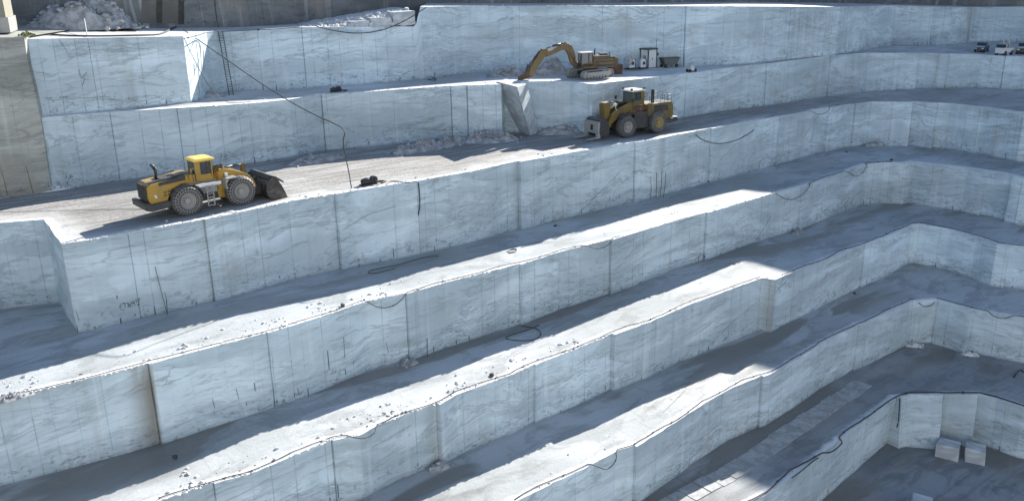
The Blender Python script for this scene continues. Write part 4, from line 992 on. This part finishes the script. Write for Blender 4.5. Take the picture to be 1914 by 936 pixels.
def mini_saw(px,k,rz,label,sc=1.):
    p=at(px,k); t=thing('compact_saw',p,rz,label,'stone saw','small saws parked at the rim'); t.scale=(sc,)*3
    m=MB(); m.box(-.45,.45,-.3,.3,.25,.8); m.box(-.2,.4,-.2,.2,.8,1.0); m.build('body',WH,t,.08)
    for x in (-.62,.62):
        for y in (-.32,.32): m=MB(); m.lathe([(.001,-.09),(.27,-.09),(.27,.09),(.001,.09)],18,Matrix.Translation((x,y,.27))); m.build('wheel',DK2,t)
    m=MB(); m.bar((.5,0,.7),(.85,0,1.0),.06); m.build('handle',WH,t)
mini_saw((1292,135),'A',R(35),'small white saw with black wheels on the sunlit rim',.95)
mini_saw((1486,108),'A',R(20),'small pale saw on the shaded rim near the right corner',.8)
gp=at((1251,126),'A')
TR=thing('skip_trailer',gp,R(25),'low grey-green steel skip on wheels against the wall right of the cabinet','skip')
m=MB(); m.prism([(-1.55,1.45),(-1.2,.45),(1.1,.45),(1.6,1.45),(1.5,1.5),(-1.5,1.5)],-.6,.6); m.build('hopper',simple('dull_green_steel',(.10,.12,.11),.7,0,(.2,.19,.17),.4),TR,.03)
m=MB(); m.box(-1.65,1.7,-.68,.68,1.48,1.56); m.build('rim_frame',DK,TR)
for x in (-1.1,1.0):
    for y in (-.6,.6): m=MB(); m.lathe([(.001,-.1),(.28,-.1),(.28,.1),(.001,.1)],18,Matrix.Translation((x,y,.28))); m.build('wheel',DK2,TR)
m=MB(); m.bar((1.2,0,.5),(1.5,0,1.4),.07); m.bar((-1.2,0,.5),(-1.5,0,1.4),.07); m.build('frame',DK,TR)
bp=at((1149,138),'A')
m=MB(); m.box(-1.0,1.0,-.6,.6,0,1.3); m.box(-1.05,1.05,-.65,.65,1.28,1.38); m.box(-.9,-.8,-.64,.64,0,1.3); m.box(.8,.9,-.64,.64,0,1.3)
o=m.build('tool_chest',RUST,None,.02); o.location=bp; o.rotation_euler=(0,0,R(20)); tag(o,'dark rusty steel chest directly behind the excavator','chest')
# pump heaps on the rims
def pump(px,k,sc,label):
    p=at(px,k); t=thing('water_pump',p,R(35),label,'pump','black pumps at the rims'); t.scale=(sc,)*3
    m=MB(); m.tube([(-.7,0,.3),(-.2,0,.38),(.3,0,.36)],[.26,.34,.25],10); m.lathe([(.001,-.2),(.4,-.2),(.4,.1),(.2,.2),(.001,.2)],16,Matrix.Translation((.5,0,.4))); m.build('body',DK2,t)
    m=MB(); m.tube([(.5,-.2,.4),(.7,-.6,.3),(1.2,-.5,.1),(1.8,-.1,.1),(1.4,.3,.1),(.9,.2,.12)],.08,6); m.build('hose',DK2,t)
    m=MB(); m.box(-.8,.8,-.35,.35,0,.1); m.build('skid',DK,t)
pump((689,345),'B',1.15,'black pump with coiled hose on the gravel ledge below the slung cable')
pump((627,172),'A',.9,'small black pump on the bright ledge right of the ladder')
# dark lumps lying about on ledges
for i,(px,k,r_,lb_) in enumerate([((1666,300),'C',.28,'black lump on the corner of the ledge, right of the hose end'),((1495,435),'D',.3,'black lump at the foot of the shaded face right of centre'),((1597,549),'E',.26,'dark lump in a brown patch near the right corner'),((919,702),'D',.28,'black lump on the sunlit rim near the centre bottom'),((641,572),'C',.3,'dark stone on the rim left of the hanging hose loop'),((327,855),'D',.3,'dark stone in blue shade on the ledge at bottom left'),((1038,423),'C',.22,'small dark stone in the shade below the central wall'),((1582,285),'C',.22,'dark stone on the shaded ledge near the right corner')]):
    m=MB(); m.rock((0,0,r_*.4),r_,.7); o=m.build('dark_stone',DROCK); o.location=at(px,k); tag(o,lb_,'stone','dark stones on the ledges')

# ---------------------------------------------------------------- vehicles parked at top right
def car(px,k,rz,label,paint,sc=1.):
    p=at(px,k); t=thing('pickup_truck',p,rz,label,'pickup truck','vehicles on the far ledge'); t.scale=(sc,)*3
    m=MB(); m.prism([(-2.6,.5),(-2.6,1.15),(-.9,1.2),(1.0,1.2),(2.3,1.08),(2.6,.85),(2.62,.45),(2.2,.38),(-2.3,.38)],-.92,.92); b=m.build('body',paint,t,.05)
    m=MB(); m.prism([(1.05,1.2),(1.05,1.235),(2.25,1.12),(2.28,1.08)],-.86,.86); m.build('bonnet',WH,b)
    m=MB(); m.prism([(-.95,1.2),(-.7,1.78),(.35,1.8),(1.05,1.2)],-.82,.82); c=m.build('cabin',paint,t,.04)
    m=MB(); m.prism([(.42,1.76),(1.06,1.23),(1.09,1.24),(.45,1.79)],-.72,.72); m.build('windscreen',GL,c)
    m=MB(); m.box(-.5,.2,-.7,.7,1.8,1.83); m.build('roof_panel',GR,c)
    for sy in (-1,1):
        m=MB(); m.prism([(-.75,1.25),(-.6,1.7),(.3,1.72),(.85,1.25)],*sorted((sy*.81,sy*.83))); m.build('side_window',GL,c)
        m=MB(); m.box(2.55,2.63,sy*.62-.2,sy*.62+.2,.78,.95); m.build('headlight',WH,b)
        for x in (-1.65,1.65): m=MB(); m.lathe([(.001,-.13),(.25,-.13),(.39,-.12),(.39,.12),(.25,.13),(.001,.13)],20,Matrix.Translation((x,sy*.82,.39))); m.build('wheel',DK2,t)
    m=MB(); m.box(2.58,2.66,-.85,.85,.45,.62); m.build('bumper',DK,b)
car((1834,97),'A',R(232),'dark pickup truck with a pale bonnet, leftmost of the parked vehicles',CARB,.95)
car((1912,100),'A',R(236),'dark pickup truck with a white band, cut off by the right edge',DK,1.05)
rp=at((1877,103),'A')
RG=thing('drilling_rig',rp,R(215),'dusty white drilling rig with slanted masts between the two pickups','drilling rig')
m=MB(); m.box(-1.6,1.2,-.8,.8,.5,1.3); m.prism([(1.0,.4),(1.0,2.1),(1.6,1.9),(2.0,1.2),(2.0,.4)],-.8,.8); m.build('chassis',WH,RG,.05)
m=MB(); m.prism([(1.35,1.45),(1.35,2.0),(1.63,1.88),(1.93,1.4)],-.82,.82); m.build('cab_window',GL,RG)
for y in (-.5,.5):
    m=MB(); m.bar((-1.5,y,.6),(.4,y,2.9),.12); m.build('mast',WH,RG)
m=MB(); m.bar((-1.4,0,1.0),(-2.2,0,2.2),.14); m.build('boom',GR,RG)
for x in (-1.1,1.3):
    for sy in (-1,1): m=MB(); m.lathe([(.001,-.15),(.42,-.15),(.42,.15),(.001,.15)],18,Matrix.Translation((x,sy*.75,.42))); m.build('wheel',DK2,RG)
for (x,y) in ((-1.3,-1.),(-1.3,1.),(.6,-1.),(.6,1.)): m=MB(); m.bar((x,y*.7,1.1),(x,y,.05),.1); m.build('outrigger',WH,RG)
m=MB(); m.box(-.9,.3,-.6,.6,1.3,1.7); m.build('compressor',GR,RG)

# ---------------------------------------------------------------- marks painted or worn on the faces
def strokes(name,lists,w_,mat,label=None,cat=None,kind=None):
    m=MB(); 
    for ln in lists:
        P_=[hit(p,.025) for p in ln]
        for a_,b_ in zip(P_,P_[1:]):
            if a_ is None or b_ is None or (a_-b_).length>6: continue
            m.bar(a_,b_,w_,.02)
    if not m.v: return
    c=Vector(m.v[0]); m.v=[tuple(Vector(v)-c) for v in m.v]
    o=m.build(name,mat); o.location=c; return tag(o,label,cat,None,kind)
Z=lambda x,y:(200+x/13.37,530+y/13.37)
let=[[Z(460,480),Z(400,485),Z(340,515),Z(310,570),Z(335,620),Z(380,655),Z(440,650)],[Z(318,580),Z(385,560)],
 [Z(400,500),Z(470,480)],[Z(440,490),Z(455,600)],[Z(480,485),Z(560,470)],[Z(515,480),Z(530,600)],[Z(570,500),Z(585,590)],[Z(545,500),Z(555,560)],
 [Z(635,580),Z(600,450),Z(650,500),Z(670,430),Z(705,560)],[Z(710,380),Z(735,460),Z(800,440),Z(825,355)],[Z(715,390),Z(770,400),Z(825,360)],[Z(740,465),Z(790,430)],[Z(745,520),Z(820,490)],[Z(755,540),Z(815,510)],[Z(880,480),Z(900,490)]]
strokes('graffiti',let,.05,SPR,'dark sprayed lettering low on the wall below the chained loader','graffiti')
Z=lambda x,y:(100+x/18.72,310+y/18.72)
strokes('graffiti',[[Z(400,320),Z(460,330),Z(430,450)],[Z(540,320),Z(590,330),Z(580,390),Z(520,460),Z(580,460)],[Z(600,310),Z(650,330),Z(660,400),Z(610,420),Z(590,350),Z(610,310)],[Z(640,500),Z(690,490),Z(680,520)],[Z(730,470),Z(790,450),Z(880,490),Z(960,430)],[Z(500,520),Z(500,640),Z(540,670)],[Z(450,600),Z(520,660)]],.06,SPR,'sprayed number and arrow on the wall behind the chained loader','graffiti')
Z=lambda x,y:(60+x/10.633,150+y/10.633)
strokes('graffiti',[[Z(260,400),Z(500,390),Z(780,370),Z(880,355),Z(1150,355),Z(1400,330),Z(1550,325)],[Z(260,340),Z(290,345),Z(262,375)],[Z(310,345),Z(310,370)],[Z(335,345),Z(345,372),Z(355,345)],[Z(375,345),Z(375,372)],[Z(375,345),Z(395,352),Z(378,360)],[Z(545,330),Z(575,330),Z(550,360),Z(575,358)],[Z(600,330),Z(620,332),Z(618,355)],[Z(645,328),Z(665,330),Z(660,352)],[Z(690,325),Z(692,350)],[Z(390,415),Z(410,430),Z(430,415),Z(455,435)],[Z(615,430),Z(640,440),Z(620,455)],[Z(670,430),Z(740,450)],[Z(1090,410),Z(1120,400),Z(1155,412)],[Z(1540,380),Z(1590,385)]],.045,SPR,'ruled line with sprayed figures low on the upper left wall','graffiti')
Z=lambda x,y:(400+x/2.925,290+y/2.925)
strokes('graffiti',[[(408,287),(415,288),(412,297)],[(418,287),(424,290),(418,294),(426,296)],[(416,300),(424,297),(430,299)]],.07,SPR,'faint sprayed figures on the wall above the loader bucket arm','graffiti')
# black drips, drill-hole ends and cracks that belong to the rock
cr=[[(1216,330),(1217,350),(1216,372)],[(1227,322),(1227,350),(1226,371)],[(1237,318),(1236,345),(1234,368)],[(1244,322),(1243,345),(1240,370)],[(1220,338),(1236,341)],[(1224,352),(1240,350)],
 [(308,546),(311,560),(313,588)],[(143,582),(148,600)],[(268,420),(290,500),(312,585)],[(218,552),(219,558)],[(270,585),(272,592)],
 [(110,75),(118,86),(126,98)],[(62,135),(78,136),(95,140)],[(147,130),(150,143),(158,148),(154,160)],[(162,135),(154,146),(166,150)],
 [(0,312),(7,335),(14,366)],[(48,310),(55,335),(62,362)],[(671,483),(670,490)],[(672,494),(670,500)],[(764,459),(765,466)],[(735,466),(736,482)],[(812,460),(813,470)],[(840,454),(841,461)],
 [(397,745),(401,762)],[(441,725),(446,745)],[(475,715),(477,730)],[(460,752),(461,757)],[(612,655),(615,690)],[(642,630),(644,668)],[(798,632),(799,668)],[(530,745),(536,755)],[(575,725),(577,742)],[(722,640),(726,660)],
 [(631,905),(633,930)],[(645,690),(646,700)],[(556,725),(558,735)],[(1480,880),(1481,882)]]
strokes('rock_crack',cr,.07,SPR,kind='structure')
ck=[[(366,78),(370,110),(372,150)],[(374,85),(376,120),(377,165)],[(380,95),(381,140)],[(362,120),(366,170)],[(370,150),(373,178)],[(1460,455),(1462,456)],[(1400,470),(1420,440),(1440,405)],[(1560,400),(1580,380),(1588,368)],[(1345,300),(1370,275),(1393,250)],[(1500,260),(1530,215)],[(1330,640),(1370,600),(1420,560)],[(1660,118),(1680,127),(1700,150),(1730,160)],[(1640,60),(1660,70),(1690,75)],[(1440,560),(1450,545),(1470,525)],[(1480,800),(1500,775),(1530,740)],[(1240,770),(1280,730),(1300,690)],[(640,430),(690,400),(740,385)],[(1070,410),(1100,380),(1140,340),(1160,320)]]
strokes('rock_crack',ck,.05,simple('grey_fissure',(.22,.23,.24),.9),kind='structure')
# wet black streaks down the rear wall
def streak(xs,y0,y1,mat):
    m=MB(); n0=14; L_=[];Rr=[]
    for i in range(n0+1):
        y=y0+(y1-y0)*i/n0; wv=random.uniform(-.6,.6); a_=hit((xs[0]+wv,y),.05); b_=hit((xs[1]+random.uniform(-.6,.6),y),.05)
        L_.append(a_);Rr.append(b_)
    vs=[];fs=[]
    for a_,b_ in zip(L_,Rr): vs+=[a_,b_]
    for i in range(n0): fs.append((2*i,2*i+1,2*i+3,2*i+2))
    m.add(vs,fs); o=m.build('wet_streak',mat); tag(o,kind='structure')
WETM=simple('wet_black_rock',(.02,.018,.015),.5,0,(.07,.06,.045),.4,1.); BRM=simple('brown_stained_rock',(.115,.11,.10),.8,0,(.17,.17,.165),.6,.6)
streak((264,292),1,44,BRM); streak((303,332),1,44,BRM); streak((292,303),1,44,WETM); streak((333,344),1,46,WETM)
